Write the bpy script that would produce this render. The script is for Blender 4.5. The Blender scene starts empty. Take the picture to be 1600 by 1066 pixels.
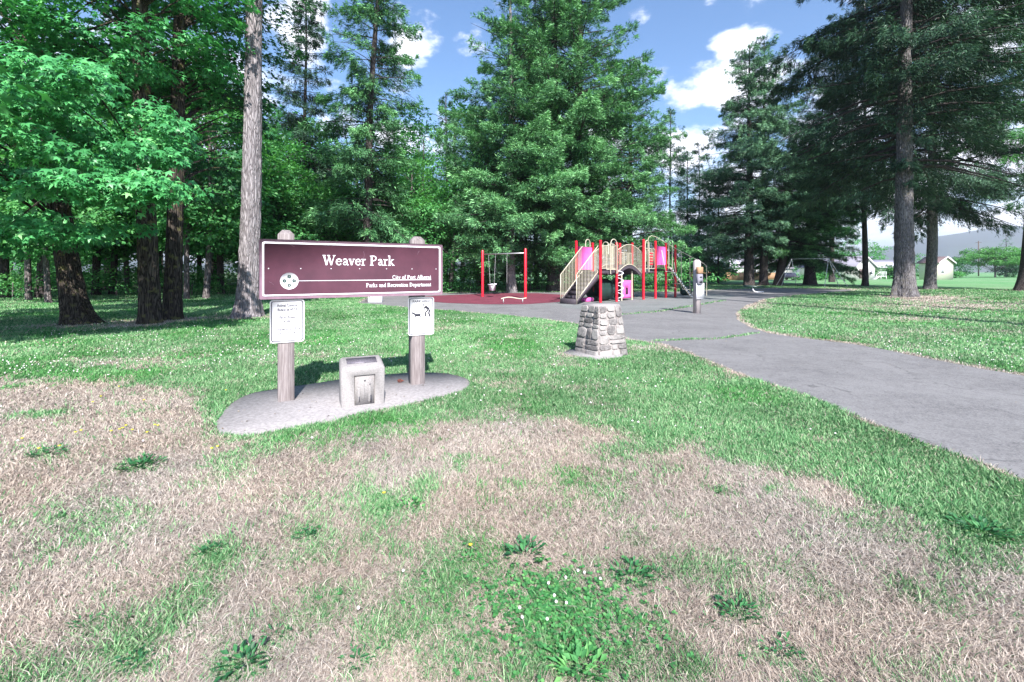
import bpy, math, random
import numpy as np
from mathutils import Vector, Matrix
sc = bpy.context.scene
R = math.radians
# ------------------------------------------------------------------ camera
F, CH, HZ = 700.0, 1.6, 425.0          # focal length in photo pixels, eye height, horizon row
cam_d = bpy.data.cameras.new('camera'); cam = bpy.data.objects.new('camera', cam_d)
sc.collection.objects.link(cam); sc.camera = cam
cam_d.sensor_width = 36; cam_d.sensor_fit = 'HORIZONTAL'
cam_d.lens = 36 * F / 1600
cam_d.shift_y = -(533 - HZ) / 1600
cam_d.clip_start = 0.05; cam_d.clip_end = 12000
cam.location = (0, 0, CH); cam.rotation_euler = (R(90), 0, 0)
# ------------------------------------------------------------------ sky + sun
SUN_EL = 41.0
SUN_DIR = Vector((0.25 * math.cos(R(SUN_EL)), -0.968 * math.cos(R(SUN_EL)), math.sin(R(SUN_EL)))).normalized()
w = bpy.data.worlds.new("World"); sc.world = w; w.use_nodes = True
nt = w.node_tree; nt.nodes.clear()
def N(nt, t, **k):
    n = nt.nodes.new(t)
    for a, b in k.items(): setattr(n, a, b)
    return n
def L(nt, a, b): nt.links.new(a, b)
def mathn(nt, op, a, b=None, clamp=False):
    n = N(nt, 'ShaderNodeMath', operation=op, use_clamp=clamp)
    for i, v in enumerate((a, b)):
        if v is None: continue
        if isinstance(v, (int, float)): n.inputs[i].default_value = v
        else: L(nt, v, n.inputs[i])
    return n.outputs[0]
sky = N(nt, 'ShaderNodeTexSky', sky_type='NISHITA', sun_disc=False)
sky.sun_elevation = R(SUN_EL); sky.sun_rotation = math.atan2(SUN_DIR.x, SUN_DIR.y)
sky.altitude = 50; sky.air_density = 1.0; sky.dust_density = 0.3; sky.ozone_density = 3.0
tc = N(nt, 'ShaderNodeTexCoord'); sep = N(nt, 'ShaderNodeSeparateXYZ'); L(nt, tc.outputs['Generated'], sep.inputs[0])
az = mathn(nt, 'ARCTAN2', sep.outputs[0], sep.outputs[1]); el = mathn(nt, 'ARCSINE', sep.outputs[2])
nz = N(nt, 'ShaderNodeTexNoise'); nz.inputs['Scale'].default_value = 11; nz.inputs['Detail'].default_value = 9; nz.inputs['Roughness'].default_value = .58
mp = N(nt, 'ShaderNodeMapping'); mp.inputs['Scale'].default_value = (1, 1, 1.7); L(nt, tc.outputs['Generated'], mp.inputs[0]); L(nt, mp.outputs[0], nz.inputs[0])
def azel(u, v):
    d = Vector(((u - 800) / F, 1, (HZ - v) / F)).normalized(); return math.atan2(d.x, d.y), math.asin(d.z)
tot = None
# cumulus banks: (u, v) gives azimuth and elevation, radii in radians
for u, v, ra, re, amp in [(1165, 68, .062, .030, 1.1), (1150, 128, .10, .050, 1.0), (1070, 150, .05, .03, .7), (640, 70, .07, .035, 1.0), (470, 35, .06, .07, 1.15),
                          (1060, 235, .07, .06, 1.1), (1130, 275, .10, .05, .9), (1545, 40, .05, .08, 1.0), (625, 215, .06, .035, .9), (900, 230, .12, .06, 1.0),
                          (930, 300, .3, .06, .6), (1450, 290, .35, .06, .9), (1330, 200, .12, .10, .8), (250, 150, .25, .12, .7), (1300, 340, .5, .05, .8), (100, 330, .6, .06, .8), (-600, 200, .5, .12, .9), (2300, 100, .4, .15, .9)]:
    a0, e0 = azel(u, v)
    dx = mathn(nt, 'DIVIDE', mathn(nt, 'SUBTRACT', az, a0), ra); dy = mathn(nt, 'DIVIDE', mathn(nt, 'SUBTRACT', el, e0), re)
    r2 = mathn(nt, 'ADD', mathn(nt, 'MULTIPLY', dx, dx), mathn(nt, 'MULTIPLY', dy, dy))
    g = mathn(nt, 'MULTIPLY', mathn(nt, 'SUBTRACT', 1.0, mathn(nt, 'MULTIPLY', r2, .6)), amp, True)
    tot = g if tot is None else mathn(nt, 'MAXIMUM', tot, g)
den = mathn(nt, 'ADD', mathn(nt, 'MULTIPLY', tot, .50), mathn(nt, 'MULTIPLY', nz.outputs[0], 1.75))
mr = N(nt, 'ShaderNodeMapRange'); mr.interpolation_type = 'SMOOTHSTEP'
mr.inputs[1].default_value = .98; mr.inputs[2].default_value = 1.42; L(nt, den, mr.inputs[0])
wisp = mathn(nt, 'MULTIPLY', mr.outputs[0], .93)
mx = N(nt, 'ShaderNodeMix', data_type='RGBA'); L(nt, wisp, mx.inputs[0])
hs = N(nt, 'ShaderNodeHueSaturation'); hs.inputs['Saturation'].default_value = 1.12; hs.inputs['Value'].default_value = 1.0; L(nt, sky.outputs[0], hs.inputs['Color'])
L(nt, hs.outputs[0], mx.inputs[6]); mx.inputs[7].default_value = (8.6, 8.7, 9.4, 1)
bg = N(nt, 'ShaderNodeBackground'); bg.inputs[1].default_value = 0.100; L(nt, mx.outputs[2], bg.inputs[0])
wo = N(nt, 'ShaderNodeOutputWorld'); L(nt, bg.outputs[0], wo.inputs[0])
sl = bpy.data.lights.new('sun', 'SUN'); sl.energy = 5.0; sl.angle = R(0.6); sl.color = (1, .965, .91)
so = bpy.data.objects.new('sun', sl); sc.collection.objects.link(so); so.rotation_euler = SUN_DIR.to_track_quat('Z', 'Y').to_euler(); so.location = (5, -10, 20)
sc.view_settings.view_transform = 'Standard'; sc.view_settings.look = 'None'; sc.view_settings.gamma = 1; sc.view_settings.exposure = 1.32
sc.cycles.max_bounces = 6; sc.cycles.diffuse_bounces = 3; sc.cycles.glossy_bounces = 2; sc.cycles.transmission_bounces = 3; sc.cycles.transparent_max_bounces = 8
sc.cycles.sample_clamp_indirect = 6

# ------------------------------------------------------------------ helpers
def G(u, v):                       # photo pixel on the ground -> world (x, y)
    Y = F * CH / (v - HZ); return ((u - 800) / F * Y, Y)
def P(u, v, Y): return Vector(((u - 800) / F * Y, Y, CH + (HZ - v) / F * Y))
def link(o, parent=None):
    sc.collection.objects.link(o)
    if parent is not None: o.parent = parent
    return o
def tag(o, label=None, cat=None, group=None, kind=None):
    if label: o['label'] = label
    if cat: o['category'] = cat
    if group: o['group'] = group
    if kind: o['kind'] = kind
    return o
def thing(name, label, cat, loc=(0, 0, 0), rz=0, group=None):
    o = bpy.data.objects.new(name, None); o.empty_display_size = .2; link(o)
    o.location = loc; o.rotation_euler = (0, 0, rz); return tag(o, label, cat, group)
def copy_tree(o, parent=None):
    c = o.copy(); link(c, parent)
    for ch in o.children: copy_tree(ch, c)
    return c
def rawmesh(name, V, loops, starts, totals, mat, parent=None, smooth=False, tint=None, col=None, matidx=None):
    me = bpy.data.meshes.new(name)
    V = np.ascontiguousarray(V, np.float32); me.vertices.add(len(V)); me.vertices.foreach_set('co', V.ravel())
    me.loops.add(len(loops)); me.loops.foreach_set('vertex_index', np.asarray(loops, np.int32))
    me.polygons.add(len(starts)); me.polygons.foreach_set('loop_start', np.asarray(starts, np.int32)); me.polygons.foreach_set('loop_total', np.asarray(totals, np.int32))
    if smooth: me.polygons.foreach_set('use_smooth', np.ones(len(starts), bool))
    if matidx is not None: me.polygons.foreach_set('material_index', np.asarray(matidx, np.int32))
    for m in (mat if isinstance(mat, (list, tuple)) else [mat]): me.materials.append(m)
    me.update(calc_edges=True)
    if tint is not None:
        a = me.attributes.new('tint', 'FLOAT', 'POINT'); a.data.foreach_set('value', np.ascontiguousarray(tint, np.float32))
    if col is not None:
        a = me.attributes.new('col', 'FLOAT_COLOR', 'POINT'); c4 = np.ones((len(V), 4), np.float32); c4[:, :3] = col; a.data.foreach_set('color', c4.ravel())
    return link(bpy.data.objects.new(name, me), parent)
class MB:
    def __init__(s): s.v = []; s.f = []; s.t = []; s.tint = 0.5
    def add(s, vs, fs):
        b = len(s.v); s.v += [tuple(p) for p in vs]; s.f += [tuple(i + b for i in f) for f in fs]; s.t += [s.tint] * len(vs); return s
    def box(s, c, size, rz=0, taper=1.0, M=None, bev=0.0):
        hx, hy, hz = size[0] / 2, size[1] / 2, size[2] / 2
        if bev > 0:
            b = min(bev, hx * .9, hy * .9, hz * .9); lay = [(-hz, b, 1), (-hz + b, 0, 1), (hz - b, 0, taper), (hz, b, taper)]
            vs = []
            for z, ins, tp in lay:
                x, y = (hx - ins) * tp, (hy - ins) * tp; k = b * tp
                ring = [(-x + k, -y), (x - k, -y), (x, -y + k), (x, y - k), (x - k, y), (-x + k, y), (-x, y - k), (-x, -y + k)]
                vs += [(px, py, z) for px, py in ring]
            fs = [tuple(range(7, -1, -1)), tuple(range(24, 32))]
            for i in range(3):
                for j in range(8): fs.append((i * 8 + j, i * 8 + (j + 1) % 8, i * 8 + 8 + (j + 1) % 8, i * 8 + 8 + j))
        else:
            vs = [(-hx, -hy, -hz), (hx, -hy, -hz), (hx, hy, -hz), (-hx, hy, -hz)] + [(x * taper, y * taper, hz) for x, y in ((-hx, -hy), (hx, -hy), (hx, hy), (-hx, hy))]
            fs = [(3, 2, 1, 0), (4, 5, 6, 7), (0, 1, 5, 4), (1, 2, 6, 5), (2, 3, 7, 6), (3, 0, 4, 7)]
        m = (M or Matrix()) @ Matrix.Translation(Vector(c)) @ Matrix.Rotation(rz, 4, 'Z')
        return s.add([m @ Vector(p) for p in vs], fs)
    def tube(s, pts, rad, n=8, cap=True, sq=False):
        pts = [Vector(p) for p in pts]; k = len(pts)
        rad = [rad] * k if isinstance(rad, (int, float)) else rad
        base = len(s.v); vs = []; fs = []; up = None
        for i, p in enumerate(pts):
            d = (pts[min(i + 1, k - 1)] - pts[max(i - 1, 0)])
            d = d.normalized() if d.length > 1e-9 else Vector((0, 0, 1))
            if up is None: up = Vector((0, 0, 1)).cross(d) if abs(d.z) < .95 else Vector((1, 0, 0)).cross(d)
            up = (up - d * up.dot(d)).normalized(); b = d.cross(up)
            for j in range(n):
                a = 2 * math.pi * j / n + (math.pi / 4 if sq else 0)
                vs.append(p + (up * math.cos(a) + b * math.sin(a)) * rad[i])
        for i in range(k - 1):
            for j in range(n): fs.append((i * n + j, i * n + (j + 1) % n, (i + 1) * n + (j + 1) % n, (i + 1) * n + j))
        if cap: fs += [tuple(range(n - 1, -1, -1)), tuple(range((k - 1) * n, k * n))]
        return s.add(vs, fs)
    def prism(s, pts, z0, z1, M=None):
        n = len(pts); m = M or Matrix()
        return s.add([m @ Vector((x, y, z0)) for x, y in pts] + [m @ Vector((x, y, z1)) for x, y in pts],
                     [tuple(range(n - 1, -1, -1)), tuple(range(n, 2 * n))] + [(i, (i + 1) % n, n + (i + 1) % n, n + i) for i in range(n)])
    def build(s, name, mat, parent=None, smooth=False, tint=False):
        lo = [i for f in s.f for i in f]; tt = [len(f) for f in s.f]; st = np.concatenate([[0], np.cumsum(tt)[:-1]]) if tt else []
        o = rawmesh(name, np.array(s.v), lo, st, tt, mat, parent, False, np.array(s.t) if tint else None)
        if smooth:
            o.data.polygons.foreach_set('use_smooth', np.ones(len(s.f), bool))
            try: o.data.set_sharp_from_angle(angle=R(50))
            except Exception: pass
        return o
# value noise
def _h(i, j, s): 
    n = (i.astype(np.int64) * 374761393 + j.astype(np.int64) * 668265263 + s * 1442695041) & 0xffffffff
    n = ((n ^ (n >> 13)) * 1274126177) & 0xffffffff
    return ((n ^ (n >> 16)) & 0xffff) / 65535.0
def vnoise(x, y, s=0):
    xi, yi = np.floor(x), np.floor(y); fx, fy = x - xi, y - yi; fx = fx * fx * (3 - 2 * fx); fy = fy * fy * (3 - 2 * fy)
    a, b, c, d = _h(xi, yi, s), _h(xi + 1, yi, s), _h(xi, yi + 1, s), _h(xi + 1, yi + 1, s)
    return (a * (1 - fx) + b * fx) * (1 - fy) + (c * (1 - fx) + d * fx) * fy
def fbm(x, y, s=0, o=4):
    t = 0; a = .5; n = 0
    for i in range(o): t = t + a * vnoise(x * 2 ** i, y * 2 ** i, s + i * 17); n += a; a *= .55
    return t / n
def inpoly(x, y, poly):
    r = np.zeros(x.shape, bool); n = len(poly)
    for i in range(n):
        x1, y1 = poly[i]; x2, y2 = poly[(i + 1) % n]
        c = ((y1 > y) != (y2 > y)); 
        if y1 != y2: r ^= c & (x < (x2 - x1) * (y - y1) / (y2 - y1) + x1)
    return r
def segdist(x, y, pts):
    d = np.full(x.shape, 1e9)
    for (x1, y1), (x2, y2) in zip(pts[:-1], pts[1:]):
        dx, dy = x2 - x1, y2 - y1; t = np.clip(((x - x1) * dx + (y - y1) * dy) / (dx * dx + dy * dy + 1e-12), 0, 1)
        d = np.minimum(d, np.hypot(x - x1 - t * dx, y - y1 - t * dy))
    return d
# ------------------------------------------------------------------ materials
def new_mat(name):
    m = bpy.data.materials.new(name); m.use_nodes = True; t = m.node_tree; t.nodes.clear()
    p = N(t, 'ShaderNodeBsdfPrincipled'); o = N(t, 'ShaderNodeOutputMaterial'); L(t, p.outputs[0], o.inputs[0]); return m, t, p, o
def ramp(t, fac, stops):
    r = N(t, 'ShaderNodeValToRGB'); e = r.color_ramp.elements
    while len(e) > 1: e.remove(e[0])
    e[0].position = stops[0][0]; e[0].color = (*stops[0][1], 1)
    for q, c in stops[1:]:
        x = e.new(q); x.color = (*c, 1)
    L(t, fac, r.inputs[0]); return r.outputs[0]
def noise(t, scale, detail=5, rough=.6, vec=None, stretch=None, coord='Object'):
    n = N(t, 'ShaderNodeTexNoise'); n.inputs['Scale'].default_value = scale; n.inputs['Detail'].default_value = detail; n.inputs['Roughness'].default_value = rough
    if vec is None:
        c = N(t, 'ShaderNodeTexCoord'); vec = c.outputs[coord]
    if stretch:
        m = N(t, 'ShaderNodeMapping'); m.inputs['Scale'].default_value = stretch; L(t, vec, m.inputs[0]); vec = m.outputs[0]
    L(t, vec, n.inputs[0]); return n.outputs[0]
def bump(t, p, h, s=.3, dist=.02):
    b = N(t, 'ShaderNodeBump'); b.inputs['Strength'].default_value = s; b.inputs['Distance'].default_value = dist; L(t, h, b.inputs['Height']); L(t, b.outputs[0], p.inputs['Normal'])
def simple(name, c1, c2=None, rough=.6, scale=20, metal=0, stretch=None, bmp=.15, spec=.4, dist=.005, lo=.35, hi=.65):
    m, t, p, o = new_mat(name); c2 = c2 or tuple(x * .8 for x in c1)
    f = noise(t, scale, 6, .65, stretch=stretch); L(t, ramp(t, f, [(lo, c2), (hi, c1)]), p.inputs['Base Color'])
    p.inputs['Roughness'].default_value = rough; p.inputs['Metallic'].default_value = metal; p.inputs['Specular IOR Level'].default_value = spec
    if bmp: bump(t, p, f, bmp, dist)
    return m
def leafmat(name, stops, trans=.3, rough=.5, spec=.35, tcol=None):
    m, t, p, o = new_mat(name); a = N(t, 'ShaderNodeAttribute', attribute_name='tint')
    c = ramp(t, a.outputs['Fac'], stops); L(t, c, p.inputs['Base Color']); p.inputs['Roughness'].default_value = rough; p.inputs['Specular IOR Level'].default_value = spec
    tr = N(t, 'ShaderNodeBsdfTranslucent'); mixc = N(t, 'ShaderNodeMix', data_type='RGBA', blend_type='MULTIPLY'); mixc.inputs[0].default_value = 1
    L(t, c, mixc.inputs[6]); mixc.inputs[7].default_value = (*(tcol or (1.3, 1.5, .7)), 1); L(t, mixc.outputs[2], tr.inputs[0])
    ms = N(t, 'ShaderNodeMixShader'); ms.inputs[0].default_value = trans; L(t, p.outputs[0], ms.inputs[1]); L(t, tr.outputs[0], ms.inputs[2]); L(t, ms.outputs[0], o.inputs[0]); return m
def barkmat(name, dark, light, moss=None, scale=1.0):
    scale *= 2.3
    m, t, p, o = new_mat(name)
    n1 = noise(t, 9 * scale, 8, .7, stretch=(1, 1, .07)); n2 = noise(t, 3 * scale, 3, .5)
    v = N(t, 'ShaderNodeTexVoronoi', feature='DISTANCE_TO_EDGE'); v.inputs['Scale'].default_value = 11 * scale
    c = N(t, 'ShaderNodeTexCoord'); mm = N(t, 'ShaderNodeMapping'); mm.inputs['Scale'].default_value = (1, 1, .09); L(t, c.outputs['Object'], mm.inputs[0])
    ad = N(t, 'ShaderNodeVectorMath', operation='ADD'); L(t, mm.outputs[0], ad.inputs[0]); 
    sc_ = N(t, 'ShaderNodeVectorMath', operation='SCALE'); sc_.inputs['Scale'].default_value = .25; nn = N(t, 'ShaderNodeTexNoise'); nn.inputs['Scale'].default_value = 6; L(t, mm.outputs[0], nn.inputs[0]); L(t, nn.outputs['Color'], sc_.inputs[0]); L(t, sc_.outputs[0], ad.inputs[1]); L(t, ad.outputs[0], v.inputs[0])
    cr = mathn(t, 'MULTIPLY', v.outputs[0], 5, True); h = mathn(t, 'MULTIPLY', cr, n1)
    colr = ramp(t, h, [(.0, tuple(x * .6 for x in dark)), (.18, dark), (.5, light)])
    if moss:
        mxx = N(t, 'ShaderNodeMix', data_type='RGBA'); mk = N(t, 'ShaderNodeMapRange'); mk.inputs[1].default_value = .56; mk.inputs[2].default_value = .68; L(t, n2, mk.inputs[0])
        L(t, mk.outputs[0], mxx.inputs[0]); L(t, colr, mxx.inputs[6]); mxx.inputs[7].default_value = (*moss, 1); colr = mxx.outputs[2]
    L(t, colr, p.inputs['Base Color']); p.inputs['Roughness'].default_value = .9; p.inputs['Specular IOR Level'].default_value = .15; bump(t, p, h, .9, .05); return m

M = {}
M['bark_grey'] = barkmat('bark_grey', (.20, .175, .185), (.38, .345, .36))
M['bark_dark'] = barkmat('bark_dark', (.045, .038, .038), (.13, .11, .11))
M['bark_maple'] = barkmat('bark_maple', (.035, .028, .024), (.11, .09, .075), moss=(.13, .125, .055), scale=.8)
M['bark_mid'] = barkmat('bark_mid', (.09, .075, .075), (.25, .22, .215))
M['bark_right'] = barkmat('bark_right', (.10, .092, .098), (.25, .235, .245), moss=(.17, .155, .125))
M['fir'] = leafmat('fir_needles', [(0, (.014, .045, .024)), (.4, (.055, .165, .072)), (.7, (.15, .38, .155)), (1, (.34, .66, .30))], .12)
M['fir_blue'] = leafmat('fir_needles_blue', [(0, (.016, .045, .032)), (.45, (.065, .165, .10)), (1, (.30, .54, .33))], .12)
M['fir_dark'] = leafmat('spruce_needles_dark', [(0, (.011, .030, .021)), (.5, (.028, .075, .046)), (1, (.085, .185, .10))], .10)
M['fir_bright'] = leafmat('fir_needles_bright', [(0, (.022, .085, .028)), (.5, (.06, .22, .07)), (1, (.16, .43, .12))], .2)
M['maple'] = leafmat('maple_leaves', [(0, (.022, .10, .035)), (.45, (.055, .26, .085)), (.8, (.12, .44, .15)), (1, (.26, .60, .22))], .24, .42, .45)
M['broad'] = leafmat('broad_leaves', [(0, (.03, .12, .04)), (.5, (.08, .28, .09)), (1, (.20, .46, .15))], .34)
M['broad_dark'] = leafmat('broad_leaves_dark', [(0, (.012, .055, .025)), (.5, (.03, .13, .05)), (1, (.08, .26, .09))], .25)
M['willow'] = leafmat('vase_leaves', [(0, (.05, .16, .04)), (.5, (.10, .29, .08)), (1, (.19, .42, .13))], .3)

def colmat(name, trans=.25, rough=.6, spec=.25):
    m, t, p, o = new_mat(name); a = N(t, 'ShaderNodeAttribute', attribute_name='col'); L(t, a.outputs['Color'], p.inputs['Base Color'])
    p.inputs['Roughness'].default_value = rough; p.inputs['Specular IOR Level'].default_value = spec
    tr = N(t, 'ShaderNodeBsdfTranslucent'); L(t, a.outputs['Color'], tr.inputs[0]); ms = N(t, 'ShaderNodeMixShader'); ms.inputs[0].default_value = trans
    L(t, p.outputs[0], ms.inputs[1]); L(t, tr.outputs[0], ms.inputs[2]); L(t, ms.outputs[0], o.inputs[0]); return m
M['grass'] = colmat('grass_blades')
def groundmat():
    m, t, p, o = new_mat('lawn'); a = N(t, 'ShaderNodeAttribute', attribute_name='col')
    g = N(t, 'ShaderNodeNewGeometry'); n = noise(t, 22, 6, .75, vec=g.outputs['Position']); n2 = noise(t, 140, 3, .7, vec=g.outputs['Position'])
    n3 = noise(t, 2.2, 6, .7, vec=g.outputs['Position']); nn = mathn(t, 'ADD', mathn(t, 'MULTIPLY', n, .35), mathn(t, 'ADD', mathn(t, 'MULTIPLY', n2, .3), mathn(t, 'MULTIPLY', n3, .35)))
    k = N(t, 'ShaderNodeMapRange'); k.inputs[1].default_value = .3; k.inputs[2].default_value = .72; k.inputs[3].default_value = .45; k.inputs[4].default_value = 1.5; L(t, nn, k.inputs[0])
    mx = N(t, 'ShaderNodeVectorMath', operation='SCALE'); L(t, a.outputs['Color'], mx.inputs[0]); L(t, k.outputs[0], mx.inputs['Scale']); L(t, mx.outputs[0], p.inputs['Base Color'])
    p.inputs['Roughness'].default_value = .95; p.inputs['Specular IOR Level'].default_value = .1; bump(t, p, nn, .8, .04); return m
M['lawn'] = groundmat()
def asphaltmat(name, a, b, speck=.5, sc1=90):
    m, t, p, o = new_mat(name); g = N(t, 'ShaderNodeNewGeometry')
    n1 = noise(t, sc1, 4, .8, vec=g.outputs['Position']); n2 = noise(t, .9, 5, .6, vec=g.outputs['Position']); n3 = noise(t, 6, 5, .7, vec=g.outputs['Position'])
    f = mathn(t, 'ADD', mathn(t, 'MULTIPLY', n1, speck), mathn(t, 'ADD', mathn(t, 'MULTIPLY', n2, .3), mathn(t, 'MULTIPLY', n3, .25)))
    cr_ = N(t, 'ShaderNodeTexVoronoi', feature='DISTANCE_TO_EDGE'); cr_.inputs['Scale'].default_value = .42
    wv_ = N(t, 'ShaderNodeTexNoise'); wv_.inputs['Scale'].default_value = 1.6; wv_.inputs['Detail'].default_value = 6; L(t, g.outputs['Position'], wv_.inputs[0]); av_ = N(t, 'ShaderNodeVectorMath', operation='ADD'); L(t, g.outputs['Position'], av_.inputs[0]); L(t, wv_.outputs['Color'], av_.inputs[1]); L(t, av_.outputs[0], cr_.inputs[0])
    ck = N(t, 'ShaderNodeMapRange'); ck.inputs[1].default_value = .0; ck.inputs[2].default_value = .012; ck.inputs[3].default_value = .55; ck.inputs[4].default_value = 1; L(t, cr_.outputs[0], ck.inputs[0])
    gate = mathn(t, 'MULTIPLY', mathn(t, 'SUBTRACT', n2, .5), 9, True); ck2 = mathn(t, 'ADD', mathn(t, 'MULTIPLY', ck.outputs[0], gate), mathn(t, 'SUBTRACT', 1, gate))
    sv = N(t, 'ShaderNodeVectorMath', operation='SCALE'); L(t, ramp(t, f, [(.42, a), (.64, b)]), sv.inputs[0]); L(t, ck2, sv.inputs['Scale'])
    gr_ = N(t, 'ShaderNodeTexVoronoi'); gr_.inputs['Scale'].default_value = 34; L(t, g.outputs['Position'], gr_.inputs[0]); gm = N(t, 'ShaderNodeMapRange'); gm.inputs[1].default_value = .10; gm.inputs[2].default_value = .16; gm.inputs[3].default_value = 1.55; gm.inputs[4].default_value = 1; L(t, gr_.outputs['Distance'], gm.inputs[0])
    sv2 = N(t, 'ShaderNodeVectorMath', operation='SCALE'); L(t, sv.outputs[0], sv2.inputs[0]); L(t, gm.outputs[0], sv2.inputs['Scale']); L(t, sv2.outputs[0], p.inputs['Base Color']); p.inputs['Roughness'].default_value = .9; p.inputs['Specular IOR Level'].default_value = .25; bump(t, p, n1, .6, .008); return m
M['asphalt'] = asphaltmat('asphalt', (.08, .077, .083), (.205, .2, .205), .62, 48)
M['playsurf'] = asphaltmat('grey_play_surface', (.10, .11, .11), (.20, .21, .21), .6, 60)
M['mat'] = asphaltmat('maroon_rubber', (.085, .018, .032), (.19, .045, .07), .6, 60)
M['concrete'] = simple('pad_concrete', (.29, .272, .277), (.185, .17, .175), .9, 30, bmp=.5)
M['concrete2'] = simple('box_concrete', (.29, .27, .27), (.20, .185, .185), .9, 60, bmp=.35, dist=.008, lo=.3, hi=.6)
M['mortar'] = simple('mortar', (.34, .31, .30), (.12, .10, .10), .95, 30, bmp=.5)
M['postwood'] = simple('weathered_post_wood', (.27, .235, .235), (.13, .105, .105), .85, 9, stretch=(6, 6, .35), bmp=.4, dist=.006)
M['maroon'] = simple('maroon_sign_face', (.082, .029, .046), (.056, .021, .034), .75, 3.0, bmp=0, spec=.2)
M['maroon_edge'] = simple('faded_sign_border', (.20, .12, .16), (.15, .09, .12), .6, 8, bmp=0)
M['whitepaint'] = simple('white_lettering', (.82, .80, .83), (.74, .72, .76), .45, 12, bmp=0)
M['plate'] = simple('white_plate', (.66, .65, .68), (.60, .59, .63), .6, 5, bmp=0)
M['ink'] = simple('black_ink', (.02, .02, .03), (.035, .035, .05), .5, 12, bmp=0)
M['inkgrey'] = simple('faded_ink', (.25, .25, .28), (.35, .35, .38), .5, 60, bmp=0)
M['green_ink'] = simple('dark_green_emblem', (.02, .06, .055), None, .5, 12, bmp=0)
M['bronze'] = simple('dark_bronze_plate', (.20, .18, .21), (.09, .08, .10), .5, 60, metal=.3, bmp=.4)
M['red'] = simple('red_powder_coat', (.60, .012, .032), (.54, .010, .028), .3, 6, bmp=0, spec=.6)
M['pink'] = simple('faded_pink_plastic', (.72, .13, .42), (.66, .11, .37), .4, 4, bmp=0)
M['beige'] = simple('beige_powder_coat', (.50, .455, .36), (.45, .40, .31), .4, 6, bmp=0)
M['deck'] = simple('dark_coated_deck', (.075, .06, .075), (.05, .04, .05), .6, 10, bmp=.1)
M['darkgreen'] = simple('dark_green_plastic', (.02, .045, .04), (.012, .03, .026), .35, 6, bmp=0)
M['galv'] = simple('galvanised_steel', (.42, .41, .43), (.30, .30, .31), .4, 20, metal=.6, bmp=0)
M['chain'] = simple('chain_steel', (.45, .45, .46), None, .4, 20, metal=.5, bmp=0)
M['white'] = simple('white_plastic', (.78, .78, .82), (.70, .70, .75), .4, 5, bmp=0)
M['black'] = simple('black_rubber', (.02, .02, .022), None, .6, 10, bmp=0)
M['siding'] = simple('white_siding', (.78, .75, .76), (.70, .67, .68), .6, 3, stretch=(.2, .2, 8), bmp=.2)
M['cream'] = simple('cream_stucco', (.70, .66, .57), (.64, .60, .51), .8, 4)
M['tan'] = simple('tan_wall', (.48, .32, .19), (.40, .26, .15), .8, 4)
M['roof_grey'] = simple('grey_shingles', (.26, .25, .30), (.18, .17, .22), .9, 5, stretch=(1, 1, 6))
M['roof_light'] = simple('pale_roofing', (.46, .44, .50), (.38, .36, .42), .8, 5)
M['roof_brown'] = simple('brown_shingles', (.16, .11, .11), (.11, .08, .08), .9, 5)
M['glass'] = simple('window_glass', (.05, .06, .08), (.04, .05, .06), .12, 3, bmp=0, spec=.8)
M['fencewood'] = simple('cedar_fence_boards', (.42, .24, .14), (.30, .17, .10), .8, 6, stretch=(8, 8, .4))
M['polewood'] = simple('dark_pole_wood', (.12, .09, .08), None, .9, 10)
M['carpaint'] = simple('dark_car_paint', (.06, .06, .09), None, .25, 4, bmp=0, spec=.7)

# ------------------------------------------------------------------ ground, path, play surfaces
def GP(l): return [G(u, v) for u, v in l]
ASPH = GP([(575, 466), (560, 474), (640, 481), (720, 487), (800, 494), (850, 499), (900, 506), (940, 515), (985, 531), (1035, 538), (1080, 552), (1130, 574), (1190, 597), (1240, 612),
           (1290, 632), (1340, 652), (1400, 677), (1480, 708), (1545, 730), (1600, 752), (1750, 820), (2300, 1000), (2300, 690), (1800, 624), (1700, 605), (1600, 588), (1540, 578), (1480, 567), (1430, 557),
           (1380, 546), (1330, 538), (1290, 533), (1240, 527), (1200, 521), (1172, 512), (1152, 500), (1150, 490), (1165, 478), (1195, 468), (1240, 461.5), (1290, 458), (1330, 455), (1330, 452.5), (1200, 451), (1120, 453), (1060, 456),
           (900, 457), (760, 457), (650, 459), (600, 462)])
def rough_edge(poly, step, amp, seed=1):
    out = []; rng = random.Random(seed)
    for i, (x1, y1) in enumerate(poly):
        x2, y2 = poly[(i + 1) % len(poly)]; d = math.hypot(x2 - x1, y2 - y1); k = max(1, min(60, int(d / step)))
        for j in range(k):
            t = j / k; out.append((x1 + (x2 - x1) * t + rng.uniform(-amp, amp), y1 + (y2 - y1) * t + rng.uniform(-amp, amp)))
    return out
def sheet(name, poly, z, mat, kind='structure'):
    me = bpy.data.meshes.new(name); me.from_pydata([(x, y, z) for x, y in poly], [], [tuple(range(len(poly)))])
    if me.polygons[0].normal.z < 0: me.flip_normals()
    me.materials.append(mat); o = link(bpy.data.objects.new(name, me)); o['kind'] = kind; return o
ASPH0 = list(ASPH); ASPH = rough_edge(ASPH, .10, .024)
sheet('asphalt_path', ASPH, .008, M['asphalt'])
PLAY = GP([(880, 481), (960, 489), (1030, 485), (1085, 477), (1130, 469), (1150, 462), (1060, 458.5), (900, 458.5), (860, 462)])
sheet('play_surface', rough_edge(PLAY, .3, .02, 2), .012, M['playsurf'])
MAT = GP([(640, 466), (650, 470), (700, 474), (760, 476), (820, 476), (880, 472), (905, 466.5), (880, 461), (840, 458.7), (800, 458.4), (740, 460), (680, 462.5)])
sheet('rubber_surface', rough_edge(MAT, .4, .01, 3), .016, M['mat'])
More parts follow.
